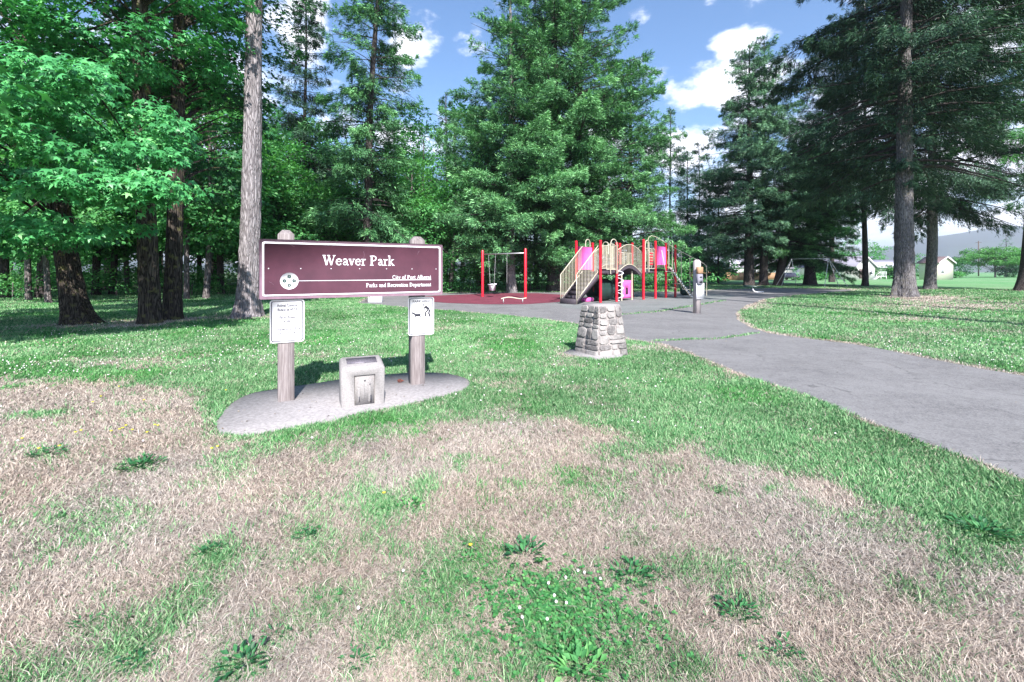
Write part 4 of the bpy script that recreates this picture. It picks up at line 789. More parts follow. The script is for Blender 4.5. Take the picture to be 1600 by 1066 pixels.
def stroke(mb, pts, wd, x, z, sx, sz, y, th):
    """flat ribbon along pts, lying in the x-z plane, standing th proud of y"""
    P2 = [(x + p[0] * sx, z + p[1] * sz) for p in pts]; k = len(P2); Lf, Rt = [], []
    for i in range(k):
        a = P2[max(i - 1, 0)]; c = P2[min(i + 1, k - 1)]; dx, dz = c[0] - a[0], c[1] - a[1]; l = math.hypot(dx, dz) or 1; nx, nz = -dz / l * wd / 2, dx / l * wd / 2
        ex = (dx / l * wd * .0, 0); Lf.append((P2[i][0] + nx, P2[i][1] + nz)); Rt.append((P2[i][0] - nx, P2[i][1] - nz))
    vs = [(a, y - th, b) for a, b in Lf] + [(a, y - th, b) for a, b in Rt] + [(a, y, b) for a, b in Lf] + [(a, y, b) for a, b in Rt]; fs = []
    for i in range(k - 1):
        fs += [(i, k + i, k + i + 1, i + 1), (i, i + 1, 2 * k + i + 1, 2 * k + i), (k + i + 1, k + i, 3 * k + i, 3 * k + i + 1)]
    mb.add(vs, fs)
def stext(mb, s, x0, x1, z, cap, y, bold=1.0):
    adv = sum(GL[c][0] for c in s); sx = (x1 - x0) / adv; x = x0; n = 0
    for c in s:
        for pts, wd in GL[c][1]: stroke(mb, pts, wd * cap * bold, x, z, sx, cap, y, .0012 + .00012 * (n % 12)); n += 1
        x += GL[c][0] * sx
def ftext(s, x0, x1, z, h, y, mat, parent, name='lettering'):
    """plain sans lettering from the built-in font, as a mesh; height h, between x0 and x1"""
    c = bpy.data.curves.new(name, 'FONT'); c.body = s; c.size = 1; c.fill_mode = 'FRONT'; c.offset = .03; o = bpy.data.objects.new(name, c); sc.collection.objects.link(o)
    bpy.context.view_layer.update(); me = bpy.data.meshes.new_from_object(o); bpy.data.objects.remove(o)
    n = len(me.vertices); co = np.empty(n * 3, np.float32); me.vertices.foreach_get('co', co); co = co.reshape(-1, 3); mn, mxx = co.min(0), co.max(0)
    nx = x0 + (co[:, 0] - mn[0]) / (mxx[0] - mn[0]) * (x1 - x0); nz = z + co[:, 1] / .7 * h
    me.vertices.foreach_set('co', np.stack([nx, np.full(n, y), nz], 1).astype(np.float32).ravel()); me.materials.clear(); me.materials.append(mat); me.update()
    return link(bpy.data.objects.new(name, me), parent)
def rrect(x0, x1, z0, z1, r, n=5):
    out = []
    for cx, cz, a0 in ((x1 - r, z1 - r, 0), (x0 + r, z1 - r, 90), (x0 + r, z0 + r, 180), (x1 - r, z0 + r, 270)):
        for i in range(n + 1): a = R(a0 + 90 * i / n); out.append((cx + r * math.cos(a), cz + r * math.sin(a)))
    return out
def slab_xz(mb, pts, y0, y1):       # polygon in x-z extruded in y (y0 front)
    n = len(pts); mb.add([(x, y0, z) for x, z in pts] + [(x, y1, z) for x, z in pts], [tuple(range(n - 1, -1, -1)), tuple(range(n, 2 * n))] + [((i + 1) % n, i, n + i, n + (i + 1) % n) for i in range(n)])
def ring_xz(mb, a, b, y0, y1):      # frame between two outlines of equal count
    n = len(a); vs = [(x, y0, z) for x, z in a] + [(x, y0, z) for x, z in b] + [(x, y1, z) for x, z in a] + [(x, y1, z) for x, z in b]; fs = []
    for i in range(n):
        j = (i + 1) % n; fs += [(i, j, n + j, n + i)[::-1], (i, j, 2 * n + j, 2 * n + i), (n + j, n + i, 3 * n + i, 3 * n + j)]
    mb.add(vs, fs)
sign = thing('park_sign', 'maroon park name board on two weathered wooden posts, standing on a concrete pad', 'sign', (BX, BY, 0), SR)
SL0, SL1, SZ0, SZ1 = bs(404.5), bs(691.5), 1.272, 1.992
b = MB(); slab_xz(b, rrect(SL0, SL1, SZ0, SZ1, .022), 0, .035); board = b.build('board', M['maroon_edge'], sign)
b = MB(); slab_xz(b, rrect(SL0 + .034, SL1 - .034, SZ0 + .034, SZ1 - .034, .02), -.002, .001); b.build('face', M['maroon'], board)
b = MB(); ring_xz(b, rrect(SL0 + .034, SL1 - .034, SZ0 + .034, SZ1 - .034, .022), rrect(SL0 + .054, SL1 - .054, SZ0 + .054, SZ1 - .054, .016), -.0045, -.002); b.build('border_line', M['whitepaint'], board)
yF = -.0021
def words(line, x0, x1, z, cap, bold, nm):
    adv = sum(GL[c][0] for c in line); x = x0
    for wd_ in line.split(' '):
        w_ = sum(GL[c][0] for c in wd_) / adv * (x1 - x0); q_ = MB(); stext(q_, wd_, x, x + w_, z, cap, yF, bold); q_.build(nm, M['whitepaint'], board); x += w_ + GL[' '][0] / adv * (x1 - x0)
words('Weaver Park', bs(504), bs(616), bz(560, 415), .128, 1.0, 'name_word')
words('City of Port Alberni', bs(613), bs(673.5), bz(643, 436.2), .052, 1.05, 'small_word'); words('Parks and Recreation Department', bs(572), bs(673.5), bz(622, 448.3), .052, 1.05, 'small_word')
le, lc = bs(452), bz(452, 439.2)
b = MB(); slab_xz(b, [(bs(464), bz(464, 438.8) - .005), (bs(673.5), bz(464, 438.8) - .005), (bs(673.5), bz(464, 438.8) + .005), (bs(464), bz(464, 438.8) + .005)], yF - .002, yF); b.build('dividing_line', M['whitepaint'], board)
b = MB(); slab_xz(b, arc(le, lc, .101, .101, 0, 351, 39), yF - .0030, yF); em = b.build('emblem', M['whitepaint'], board)
b = MB()
for a in (0, 90, 180, 270):
    ox, oz = le + .052 * math.cos(R(a)), lc + .052 * math.sin(R(a))
    for k in range(5):
        aa = a + 72 * k + 36; px_, pz_ = ox + .014 * math.cos(R(aa)), oz + .014 * math.sin(R(aa))
        slab_xz(b, [(px_ + .0105 * math.cos(R(q * 45)) , pz_ + .0105 * math.sin(R(q * 45))) for q in range(8)], yF - .0042 - .0001 * k, yF - .003)
b.build('flower_marks', M['green_ink'], em)
# fixing screws along the edges and the middle
for zz in (SZ0 + .045, (SZ0 + SZ1) / 2 + .01, SZ1 - .045):
    for k in range(7):
        q = MB(); xx = SL0 + .10 + k * (SL1 - SL0 - .2) / 6; slab_xz(q, arc(xx, zz, .0065, .0065, 0, 315, 7), -.0085, -.0046 if zz != (SZ0 + SZ1) / 2 + .01 else yF); q.build('screw', M['whitepaint'], board)
q = MB()  # scratches
for k, (u0, v0, u1, v1) in enumerate([(568, 393, 569.5, 399), (569.5, 399, 567.5, 405), (567.5, 405, 566, 410), (655, 392, 652, 398), (450, 380, 460, 386), (420, 440, 428, 445), (594, 402, 595, 408)]): stroke(q, [(bs(u0), bz(u0, v0)), (bs(u1), bz(u1, v1))], .003 if k < 4 else .0018, 0, 0, 1, 1, yF, .0008 + .0001 * k)
q.build('scratch', M['inkgrey'] if False else M['maroon_edge'], board)
for k, (uc, top) in enumerate(((447.5, 2.115), (655.5, 2.10))):
    xc = bs(uc); a = .180; q = MB(); y0 = .037
    hh = a / 2; pr = [(-hh, 0), (hh, 0), (hh, a), (-hh, a)]
    vs = [(xc + px_, y0 + py_, -.3) for px_, py_ in pr] + [(xc + px_, y0 + py_, top - .055) for px_, py_ in pr] + [(xc + px_ * .45, y0 + hh + (py_ - hh) * .45, top) for px_, py_ in pr]
    q.add(vs, [(0, 1, 5, 4), (1, 2, 6, 5), (2, 3, 7, 6), (3, 0, 4, 7), (4, 5, 9, 8), (5, 6, 10, 9), (6, 7, 11, 10), (7, 4, 8, 11), (8, 9, 10, 11)]); q.build('post', M['postwood'], sign)
# the two plates screwed under the board
def plate(label, u0, u1, v0, v1, loc_s):
    r = thing('notice_plate', label, 'notice', (BX, BY, 0), SR)
    x0, x1 = bs(u0), bs(u1); um = (u0 + u1) / 2; z1, z0 = bz(um, v0), bz(um, v1)
    q = MB(); slab_xz(q, rrect(x0, x1, z0, z1, .035), .022, .026); p = q.build('panel', M['plate'], r)
    q = MB(); ring_xz(q, rrect(x0 + .014, x1 - .014, z0 + .014, z1 - .014, .026), rrect(x0 + .025, x1 - .025, z0 + .025, z1 - .025, .019), .0212, .022); q.build('border_line', M['ink'], p)
    for zz in (z0 + .05, z1 - .045): q = MB(); slab_xz(q, arc((x0 + x1) / 2, zz, .006, .006, 0, 315, 7), .0185, .0219); q.build('screw', M['galv'], p)
    return r, p, x0, x1, z0, z1
r1, p1, x0, x1, z0, z1 = plate('white plate with animal control and parks bylaw text below the sign\'s left end', 421.5, 476, 468.5, 535.5, 0)
W_ = x1 - x0; H_ = z1 - z0
for s, fz, fa, fb, hh in [('Animal Control', .855, .20, .78, .045), ('Bylaw # 4593', .755, .22, .78, .045), ('Parks Bylaw', .580, .27, .73, .045), ('# 3801', .485, .38, .64, .040), ('Complaints to SPCA', .305, .12, .88, .042), ('250 723 5269', .215, .22, .78, .040)]:
    ftext(s, x0 + W_ * fa, x0 + W_ * fb, z0 + H_ * (fz - .02), hh * .75, .0208, M['ink'], p1)
r2, p2, x0, x1, z0, z1 = plate('white plate with dog walker pictogram below the sign\'s right end', 638.5, 679, 464.5, 524, 0)
W_ = x1 - x0; H_ = z1 - z0
ftext('PARK AREA', x0 + W_ * .17, x0 + W_ * .85, z0 + H_ * .865, .030, .0208, M['ink'], p2)
q = MB()
def X_(f): return x0 + W_ * f
def Z_(f): return z0 + H_ * f
slab_xz(q, arc(X_(.60), Z_(.79), .013, .013, 0, 324, 9), .0205, .0219)
q.build('head_mark', M['ink'], p2); q = MB(); q2 = MB()
for k, (pts, wd) in enumerate([([(.65, .755), (.80, .67)], .036), ([(.65, .75), (.56, .69)], .011), ([(.64, .73), (.62, .64)], .011), ([(.83, .665), (.79, .57), (.85, .47)], .024), ([(.76, .65), (.67, .60), (.66, .48)], .021), ([(.25, .535), (.47, .535)], .038), ([(.27, .55), (.15, .60)], .022), ([(.28, .53), (.25, .465)], .016), ([(.45, .53), (.46, .465)], .016), ([(.46, .55), (.51, .58)], .010)]):
    stroke(q if k < 5 else q2, [(X_(a), Z_(c)) for a, c in pts], wd, 0, 0, 1, 1, .0219, .0008 + .0001 * k)
q.build('person_pictogram', M['ink'], p2); q2.build('dog_pictogram', M['ink'], p2)
q = MB()
for k, (a, c, l) in enumerate([(.32, .37, .05), (.40, .37, .03), (.62, .37, .02), (.74, .37, .03), (.46, .30, .04), (.30, .30, .03), (.36, .23, .06)]): stroke(q, [(X_(a), Z_(c)), (X_(a + l), Z_(c))], .007, 0, 0, 1, 1, .0219, .0008)
q.build('worn_text', M['inkgrey'], p2)

# ------------------------------------------------------------------ concrete drinking fountain box
fx, fy = -1.97, 5.17; fr = math.atan2(.20, .44)
fo = thing('drinking_fountain', 'squat concrete pedestal with sloped top and recessed front panel between the sign posts', 'fountain', (fx, fy, .021), fr)
Wb, Db, h0, h1, c = .485, .36, .465, .535, .012
def sect(z_, ins, fz=None):   # ring of 8 with cut corners; top follows the slope
    xs0, xs1, ys0, ys1 = ins, Wb - ins, ins, Db - ins; ring = [(xs0 + c, ys0), (xs1 - c, ys0), (xs1, ys0 + c), (xs1, ys1 - c), (xs1 - c, ys1), (xs0 + c, ys1), (xs0, ys1 - c), (xs0, ys0 + c)]
    return [(x_, y_, z_ if z_ is not None else fz + (h1 - h0) * (y_ / Db)) for x_, y_ in ring]
q = MB(); vs = sect(-.1, 0) + sect(.0, 0) + sect(None, -.004, h0 - .03) + sect(None, .026, h0); fs = []
for i in range(3):
    for j in range(8): fs.append((i * 8 + j, i * 8 + (j + 1) % 8, i * 8 + 8 + (j + 1) % 8, i * 8 + 8 + j))
# front face gets an opening for the recess
fs = [f for f in fs if f != (8, 9, 17, 16)]; rx0, rx1, rz0, rz1, rd = .142, .378, .012, .365, .026
vs2 = [(rx0, -.001, rz0), (rx1, -.001, rz0), (rx1, -.003, rz1), (rx0, -.003, rz1), (rx0, rd, rz0), (rx1, rd, rz0), (rx1, rd, rz1), (rx0, rd, rz1)]
q.add(vs + vs2, fs + [(24, 25, 26, 27, 28, 29, 30, 31), (8, 9, 33, 32), (9, 17, 34, 33), (17, 16, 35, 34), (16, 8, 32, 35), (32, 33, 37, 36), (33, 34, 38, 37), (34, 35, 39, 38), (35, 32, 36, 39), (36, 37, 38, 39)])
fb_ = q.build('pedestal', M['concrete2'], fo)
q = MB(); q.box(((rx0 + rx1) / 2, rd - .005, (rz0 + rz1) / 2), (rx1 - rx0 - .016, .012, rz1 - rz0 - .016))
for gx_, gz0, gz1, gw in [(.195, .05, .22, .03), (.245, .08, .26, .026), (.315, .04, .27, .03)]: q.box((gx_, rd - .013, (gz0 + gz1) / 2), (gw, .010, gz1 - gz0), bev=.004)
fp = q.build('panel', M['concrete2'], fo)
q = MB(); q.box((.330, rd - .0195, .075), (.014, .004, .09)); q.box((.198, rd - .0195, .085), (.009, .004, .06)); q.box((.262, rd - .0125, .295), (.018, .006, .014)); q.box((.318, rd - .0195, .25), (.012, .004, .016)); q.build('hole', M['ink'], fp)
slp = math.atan2(h1 - h0, Db); Mx = Matrix.Translation((Wb / 2, Db * .52, h0 + (h1 - h0) * .52 + .003)) @ Matrix.Rotation(slp, 4, 'X')
q = MB(); q.box((0, 0, 0), (.345, .17, .008), M=Mx); q.build('plaque', M['bronze'], fo)
# cone on the pad
q = MB(); rgc = random.Random(4)
for i in range(26):
    t = i / 26; a = i * 2.4; q.box((-.04 + .085 * t, .022 * math.cos(a) * math.sin(math.pi * min(1, t + .15)), .024 + .02 * math.sin(a) * math.sin(math.pi * min(1, t + .15))), (.018, .014, .006), a)
M['cone'] = simple('cone_scales', (.22, .07, .05), None, .8, 30); px_, py_ = G(626, 600); o = q.build('fir_cone', M['cone']); o.location = (px_, py_, .022); tag(o, 'reddish brown fir cone lying on the concrete pad left of the right post', 'cone')

# ------------------------------------------------------------------ fieldstone pillar
PXY = [(1.60, 8.28), (2.235, 8.64), (1.87, 9.27), (1.235, 8.91)]; TXY = [(1.645, 8.42), (2.10, 8.67), (1.84, 9.12), (1.385, 8.87)]
PH = .955; pcx, pcy = sum(p[0] for p in PXY) / 4, sum(p[1] for p in PXY) / 4
pil = thing('stone_pillar', 'short tapering fieldstone pillar on a concrete footing in the grass beside the path', 'pillar', (pcx, pcy, 0))
def pt(face, s, z):
    a, b2 = PXY[face], PXY[(face + 1) % 4]; c2, d2 = TXY[face], TXY[(face + 1) % 4]; t = z / PH
    bx_, by_ = a[0] + (b2[0] - a[0]) * s, a[1] + (b2[1] - a[1]) * s; tx_, ty_ = c2[0] + (d2[0] - c2[0]) * s, c2[1] + (d2[1] - c2[1]) * s
    return Vector((bx_ + (tx_ - bx_) * t - pcx, by_ + (ty_ - by_) * t - pcy, z))
q = MB(); q.add([pt(i, .0, -.05) for i in range(4)] + [pt(i, 0, PH - .012) for i in range(4)], [(0, 1, 5, 4), (1, 2, 6, 5), (2, 3, 7, 6), (3, 0, 4, 7), (4, 5, 6, 7)]); q.build('core', M['mortar'], pil)
m, t, p, o_ = new_mat('fieldstone'); a = N(t, 'ShaderNodeAttribute', attribute_name='tint'); n1 = noise(t, 24, 8, .72); n2 = noise(t, 7, 4, .6)
f = mathn(t, 'ADD', mathn(t, 'MULTIPLY', a.outputs['Fac'], .26), mathn(t, 'ADD', mathn(t, 'MULTIPLY', n1, .55), mathn(t, 'MULTIPLY', n2, .42)))
L(t, ramp(t, f, [(.34, (.05, .045, .05)), (.52, (.13, .118, .12)), (.72, (.30, .275, .27)), (.95, (.44, .41, .395))]), p.inputs['Base Color']); p.inputs['Roughness'].default_value = .9; bump(t, p, n1, .7, .02); M['stone'] = m
rgs = random.Random(8); q = MB()
def stone(face, s0, s1, za, zb_):
    nrm = (pt(face, 1, 0) - pt(face, 0, 0)).cross(Vector((0, 0, 1))).normalized(); g_ = .006; wl_ = (pt(face, 1, za) - pt(face, 0, za)).length
    s0 += g_ / wl_ ; s1 -= g_ / wl_; za += g_; zb_ -= g_; pr = rgs.uniform(.012, .03); n_ = 14; rings = []
    ang = [2 * math.pi * i / n_ + rgs.uniform(-.12, .12) for i in range(n_)]
    def sq(a_, k): 
        cx_, cz_ = math.cos(a_), math.sin(a_); m_ = max(abs(cx_), abs(cz_)); e = .9; fx_ = (cx_ / m_) * e + cx_ * (1 - e); fz_ = (cz_ / m_) * e + cz_ * (1 - e); return fx_ * k, fz_ * k
    jit = [rgs.uniform(.86, 1.03) for _ in range(n_)]; vs = []; off = rgs.uniform(-.01, .01)
    for k, dpt in ((1.0, -.02), (.97, pr * .45), (.90, pr * .95), (.5, pr)):
        for i in range(n_):
            fx_, fz_ = sq(ang[i], k * jit[i]); s = (s0 + s1) / 2 + (s1 - s0) / 2 * fx_; z = (za + zb_) / 2 + (zb_ - za) / 2 * fz_
            vs.append(pt(face, s, z) + nrm * (dpt + rgs.uniform(-.003, .003)))
    fs = [(r_ * n_ + i, r_ * n_ + (i + 1) % n_, (r_ + 1) * n_ + (i + 1) % n_, (r_ + 1) * n_ + i) for r_ in range(3) for i in range(n_)] + [tuple(range(3 * n_, 4 * n_))]
    q.tint = rgs.choice([.2, .35, .5, .65, .8, 1.0, .9]) if face != 0 else rgs.choice([.3, .6, .8, .95, 1.0]); q.add(vs, fs)
for face in range(4):
    z = 0.0
    while z < PH - .04:
        hh = rgs.uniform(.10, .23); hh = hh if z + hh < PH - .09 else PH - z; s = 0
        while s < .999:
            ww = rgs.uniform(.22, .5); ww = ww if s + ww < .82 else 1 - s
            if hh > .16 and rgs.random() < .35: zz = z + hh * rgs.uniform(.4, .6); stone(face, s, s + ww, z, zz); stone(face, s, s + ww, zz, z + hh)
            else: stone(face, s, s + ww, z, z + hh)
            s += ww
        z += hh
q.build('stonework', M['stone'], pil, smooth=True, tint=True)
q = MB(); q.add([pt(i, 0, PH - .02) * 1.0 for i in range(4)] + [Vector((pt(i, 0, PH).x * .93, pt(i, 0, PH).y * .93, PH + .022)) for i in range(4)], [(0, 1, 5, 4), (1, 2, 6, 5), (2, 3, 7, 6), (3, 0, 4, 7), (4, 5, 6, 7)]); q.build('cap', M['concrete2'], pil)
q = MB(); fpts = rough_edge([(.98, 8.72), (1.50, 8.05), (1.70, 8.16), (2.12, 8.50), (1.95, 9.0), (1.2, 9.1)], .12, .02, 6); q.prism([(a_ - pcx, b_ - pcy) for a_, b_ in fpts], -.05, .035); q.build('footing', M['concrete'], pil)

M['palepost'] = simple('pale_post_wood', (.50, .45, .46), (.30, .25, .25), .85, 9, stretch=(6, 6, .35), bmp=.4)
# ------------------------------------------------------------------ bag dispenser post
dx_, dy_ = G(1089, 490); dp = thing('bag_dispenser', 'wooden post with dog bag dispenser boxes and white notice by the path', 'dispenser', (dx_, dy_, 0), R(28))
q = MB(); q.box((0, 0, .95), (.20, .20, 2.1)); q.add([(-.1, -.1, 2.0), (.1, -.1, 2.0), (.1, .1, 2.0), (-.1, .1, 2.0), (-.05, -.05, 2.07), (.05, -.05, 2.07), (.05, .05, 2.07), (-.05, .05, 2.07)], [(0, 1, 5, 4), (1, 2, 6, 5), (2, 3, 7, 6), (3, 0, 4, 7), (4, 5, 6, 7)]); q.build('post', M['palepost'], dp)
q = MB(); q.box((-.05, -.165, 1.66), (.27, .13, .26), bev=.02); q.build('bag_box', M['fencewood'], dp)
q = MB(); q.box((-.05, -.16, 1.32), (.27, .12, .40), bev=.02); bb_ = q.build('bag_box', M['roof_grey'], dp); q = MB(); q.box((-.05, -.223, 1.40), (.12, .008, .05)); q.box((-.05, -.223, 1.22), (.16, .008, .09)); q.build('slot', M['ink'], bb_)
q = MB(); q.box((.02, -.135, .86), (.44, .012, .62)); wn = q.build('notice', M['plate'], dp)
q = MB(); [q.box((.0 + .12 * (i - 1), -.1425, .66 + .0 * i), (.08, .002, .02)) for i in range(3)]; q.box((0, -.1425, .575), (.36, .002, .035)); q.build('faded_text', M['inkgrey'], wn)

# ------------------------------------------------------------------ climbing frame (local x along the structure, y towards the back)
pg = thing('climbing_frame', 'large red and beige play structure with stairs, arched bridge, pink panels and climbing ramp', 'play structure', (4.52, 22.9, 0), math.atan2(.683, .73))
def post(x, y, top=3.25, r=.074, mat='red'):
    q = MB(); q.tube([(x, y, -.1), (x, y, top - .04), (x, y, top - .01), (x, y, top + .03)], [r, r, r * 1.12, r * .6], 12)
    o = q.build('post', M[mat], pg, smooth=True); return o
for x, y, tp in [(0, 0, 3.2), (1.45, 0, 3.15), (0, 1.57, 3.25), (1.45, 1.57, 3.2), (4.15, 0, 3.45), (4.15, 1.57, 3.3), (5.5, 0, 3.42), (5.5, 1.57, 3.38), (6.75, 0, 3.36), (6.75, 1.57, 3.3), (7.95, 0, 3.3)]: post(x, y, tp)
def deck(x0, x1, y0, y1, z): q = MB(); q.box(((x0 + x1) / 2, (y0 + y1) / 2, z - .04), (x1 - x0, y1 - y0, .10), bev=.01); return q.build('deck', M['deck'], pg)
deck(.02, 1.43, .02, 1.55, 1.62); deck(4.17, 5.48, .02, 1.55, 1.62); deck(5.52, 6.73, .02, 1.55, 1.95); deck(6.77, 7.9, .02, 1.2, 1.75)
def bars(name, x0, x1, y, top, bot, n, zf0=None, zf1=None, horiz=False, parent=None, rb=.013, rr_=.022):
    """barrier between x0 and x1 in the plane y; top and bot are functions of t"""
    q = MB(); k = 14; q.tube([(x0 + (x1 - x0) * i / k, y, top(i / k)) for i in range(k + 1)], rr_, 6); q.tube([(x0 + (x1 - x0) * i / k, y, bot(i / k)) for i in range(k + 1)], rr_, 6)
    for i in range(n + 1): t = i / n; q.tube([(x0 + (x1 - x0) * t, y, bot(t)), (x0 + (x1 - x0) * t, y, top(t))], rb, 5, False)
    return q.build(name, M['beige'], parent or pg)
bars('barrier', .08, 1.37, -.0, lambda t: 2.95 + .0 * t, lambda t: 1.78, 13)
bars('barrier', .50, 1.37, -.03, lambda t: 2.95 + .12 * math.sin(math.pi * t), lambda t: 1.72, 7)
# arched bridge
ar = lambda t: 1.50 + .52 * math.sin(math.pi * t); at_ = lambda t: 2.72 + .40 * math.sin(math.pi * t) if 0 < t < 1 else 2.72
for y in (0.06, 1.5): bars('bridge_barrier', 1.53, 4.07, y, at_, ar, 20, rb=.010)
q = MB()
for i in range(16):
    t0, t1 = i / 16, (i + .93) / 16; z0_, z1_ = ar(t0), ar(t1); xa, xb = 1.53 + 2.54 * t0, 1.53 + 2.54 * t1
    q.add([(xa, .1, z0_), (xb, .1, z1_), (xb, 1.46, z1_), (xa, 1.46, z0_), (xa, .1, z0_ - .07), (xb, .1, z1_ - .07), (xb, 1.46, z1_ - .07), (xa, 1.46, z0_ - .07)], [(0, 1, 2, 3), (7, 6, 5, 4), (0, 4, 5, 1), (2, 6, 7, 3), (1, 5, 6, 2), (3, 7, 4, 0)])
for y in (.07, 1.49):
    for i in range(16):
        t0, t1 = i / 16, (i + 1) / 16; q.add([(1.53 + 2.54 * t, y, ar(t) - dz) for t in (t0, t1) for dz in (.02, .22)], [(0, 1, 3, 2)])
q.build('bridge_deck', M['deck'], pg)
# panels
def panel(x0, x1, y, z0, z1, mat='pink', hole=False, nm='panel', th=.03):
    q = MB()
    if hole:
        out = rrect(x0, x1, z0, z1, .05, 3); k = len(out); cx_, cz_ = (x0 + x1) / 2, (z0 + z1) / 2 - .12; inn = []
        for (a_, b_) in out:
            an = math.atan2(b_ - cz_, a_ - cx_); inn.append((cx_ + .16 * math.cos(an), cz_ + .24 * math.sin(an)))
        n = k; vs = [(a_, y - th / 2, b_) for a_, b_ in out + inn] + [(a_, y + th / 2, b_) for a_, b_ in out + inn]; fs = []
        for i in range(n):
            j = (i + 1) % n; fs += [(i, j, n + j, n + i), (2 * n + j, 2 * n + i, 3 * n + i, 3 * n + j), (j, i, 2 * n + i, 2 * n + j), (n + i, n + j, 3 * n + j, 3 * n + i)]
        q.add(vs, fs)
    else: slab_xz(q, rrect(x0, x1, z0, z1, .05, 3), y - th / 2, y + th / 2)
    return q.build(nm, M[mat], pg)
panel(.07, 1.38, 1.57, 1.72, 2.98); panel(5.57, 6.68, 0, 2.02, 3.14)
panel(2.45, 3.35, .30, .12, 1.12, hole=True)
for x in (2.38, 3.42): post(x, .30, 1.62, .045, 'beige')
q = MB(); q.box((2.9, .62, .65), (.8, .5, 1.0)); q.build('panel_box', M['deck'], pg)
# pink seat panel and side wall seen next to the first post
q = MB(); q.box((.35, 1.1, .12), (.6, .4, .22), bev=.03); q.build('seat', M['pink'], pg)
# crawl tunnel under the bridge
q = MB(); k = 28; xs_ = np.linspace(.75, 2.0, 13)
for i, x_ in enumerate(xs_): pass
q.tube([(x_, 1.0, .62) for x_ in xs_], [.56 + (.035 if i % 2 else -.0) for i in range(13)], 24, False); q.tube([(x_, 1.0, .62) for x_ in xs_[::-1]], [.52] * 13, 24, False)
tn = q.build('crawl_tunnel', M['darkgreen'], pg, smooth=True)
# spiral climber at the second post
q = MB(); zz = np.linspace(.05, 1.75, 90); q.tube([(1.45 + .20 + .17 * math.cos(z_ * 2 * math.pi / .40), -.08 + .17 * math.sin(z_ * 2 * math.pi / .40), z_) for z_ in zz], .022, 6); q.build('spiral_climber', M['white'], pg, smooth=True)
# hoops over the entrances
def hoop(x0, x1, y, z0, z1, nm='hoop', y1=None):
    y1 = y if y1 is None else y1; w_ = abs(x1 - x0) / 2 if x0 != x1 else abs(y1 - y) / 2; pts = [(x0, y, z0), (x0, y, z1 - w_)] + [(x0 + (x1 - x0) * (1 - math.cos(math.pi * i / 8)) / 2, y + (y1 - y) * (1 - math.cos(math.pi * i / 8)) / 2, z1 - w_ + w_ * math.sin(math.pi * i / 8)) for i in range(1, 8)] + [(x1, y1, z1 - w_), (x1, y1, z0)]
    q = MB(); q.tube(pts, .024, 7); return q.build(nm, M['beige'], pg, smooth=True)
hoop(.75, 1.33, -.10, 1.5, 3.32); hoop(.85, 1.25, 1.6, 1.6, 3.4); hoop(4.22, 4.62, -.08, 1.6, 3.42); hoop(4.5, 4.5, .05, 2.2, 3.1, y1=.6); hoop(2.3, 2.3, 1.5, 2.6, 3.3, y1=1.1)
hoop(7.0, 7.45, -.06, 1.6, 3.55)
# red counting toy between the posts
q = MB(); [q.tube([(4.75 + .16 * i, .02, 1.95), (4.75 + .16 * i, .02, 2.95)], .015, 5) for i in range(4)]; tb = q.build('bead_frame', M['beige'], pg)
q = MB(); [q.box((4.83 + .16 * (i % 3), .02, 2.05 + .16 * (i // 3)), (.11, .09, .11), bev=.02) for i in range(15)]; q.build('bead', M['red'], tb)
bars('barrier', 4.22, 5.43, 1.57, lambda t: 2.75, lambda t: 1.75, 11); bars('barrier', 6.8, 7.9, 1.2, lambda t: 2.85, lambda t: 1.85, 10); bars('barrier', 4.22, 5.43, 0, lambda t: 2.95, lambda t: 1.8, 3)
# stairs going down to the left
st_ = []
for i in range(7):
    q = MB(); x_ = -.16 - .225 * i; z_ = 1.50 - .215 * i; q.box((x_, .65, z_ - .015), (.25, .92, .03)); q.box((x_ - .115, .65, z_ - .125), (.02, .92, .20)); q.build('step', M['deck'], pg)
q = MB(); q.box((-1.72, .65, .12), (.22, .95, .30), bev=.02); q.build('step', M['deck'], pg)
for y in (.14, 1.16):
    q = MB(); q.add([(0, y - .02, 1.55), (0, y - .02, 1.22), (-1.78, y - .02, -.02), (-1.78, y - .02, .22), (0, y + .02, 1.55), (0, y + .02, 1.22), (-1.78, y + .02, -.02), (-1.78, y + .02, .22)], [(0, 1, 2, 3), (7, 6, 5, 4), (0, 3, 7, 4), (1, 5, 6, 2)]); q.build('stringer', M['deck'], pg)
    q = MB(); lo = lambda t: 1.62 - 1.42 * t; hi = lambda t: 2.95 - 1.48 * t
    q.tube([(0, y, lo(0)), (-1.75, y, lo(1))], .025, 6); q.tube([(.0, y, hi(0)), (-1.75, y, hi(1))], .028, 6); q.tube([(-1.75, y, 0), (-1.75, y, hi(1))], .028, 6)
    for i in range(1, 15): t = i / 15; q.tube([(-1.75 * t, y, lo(t)), (-1.75 * t, y, hi(t))], .013, 5, False)
    q.build('stair_rail', M['beige'], pg)
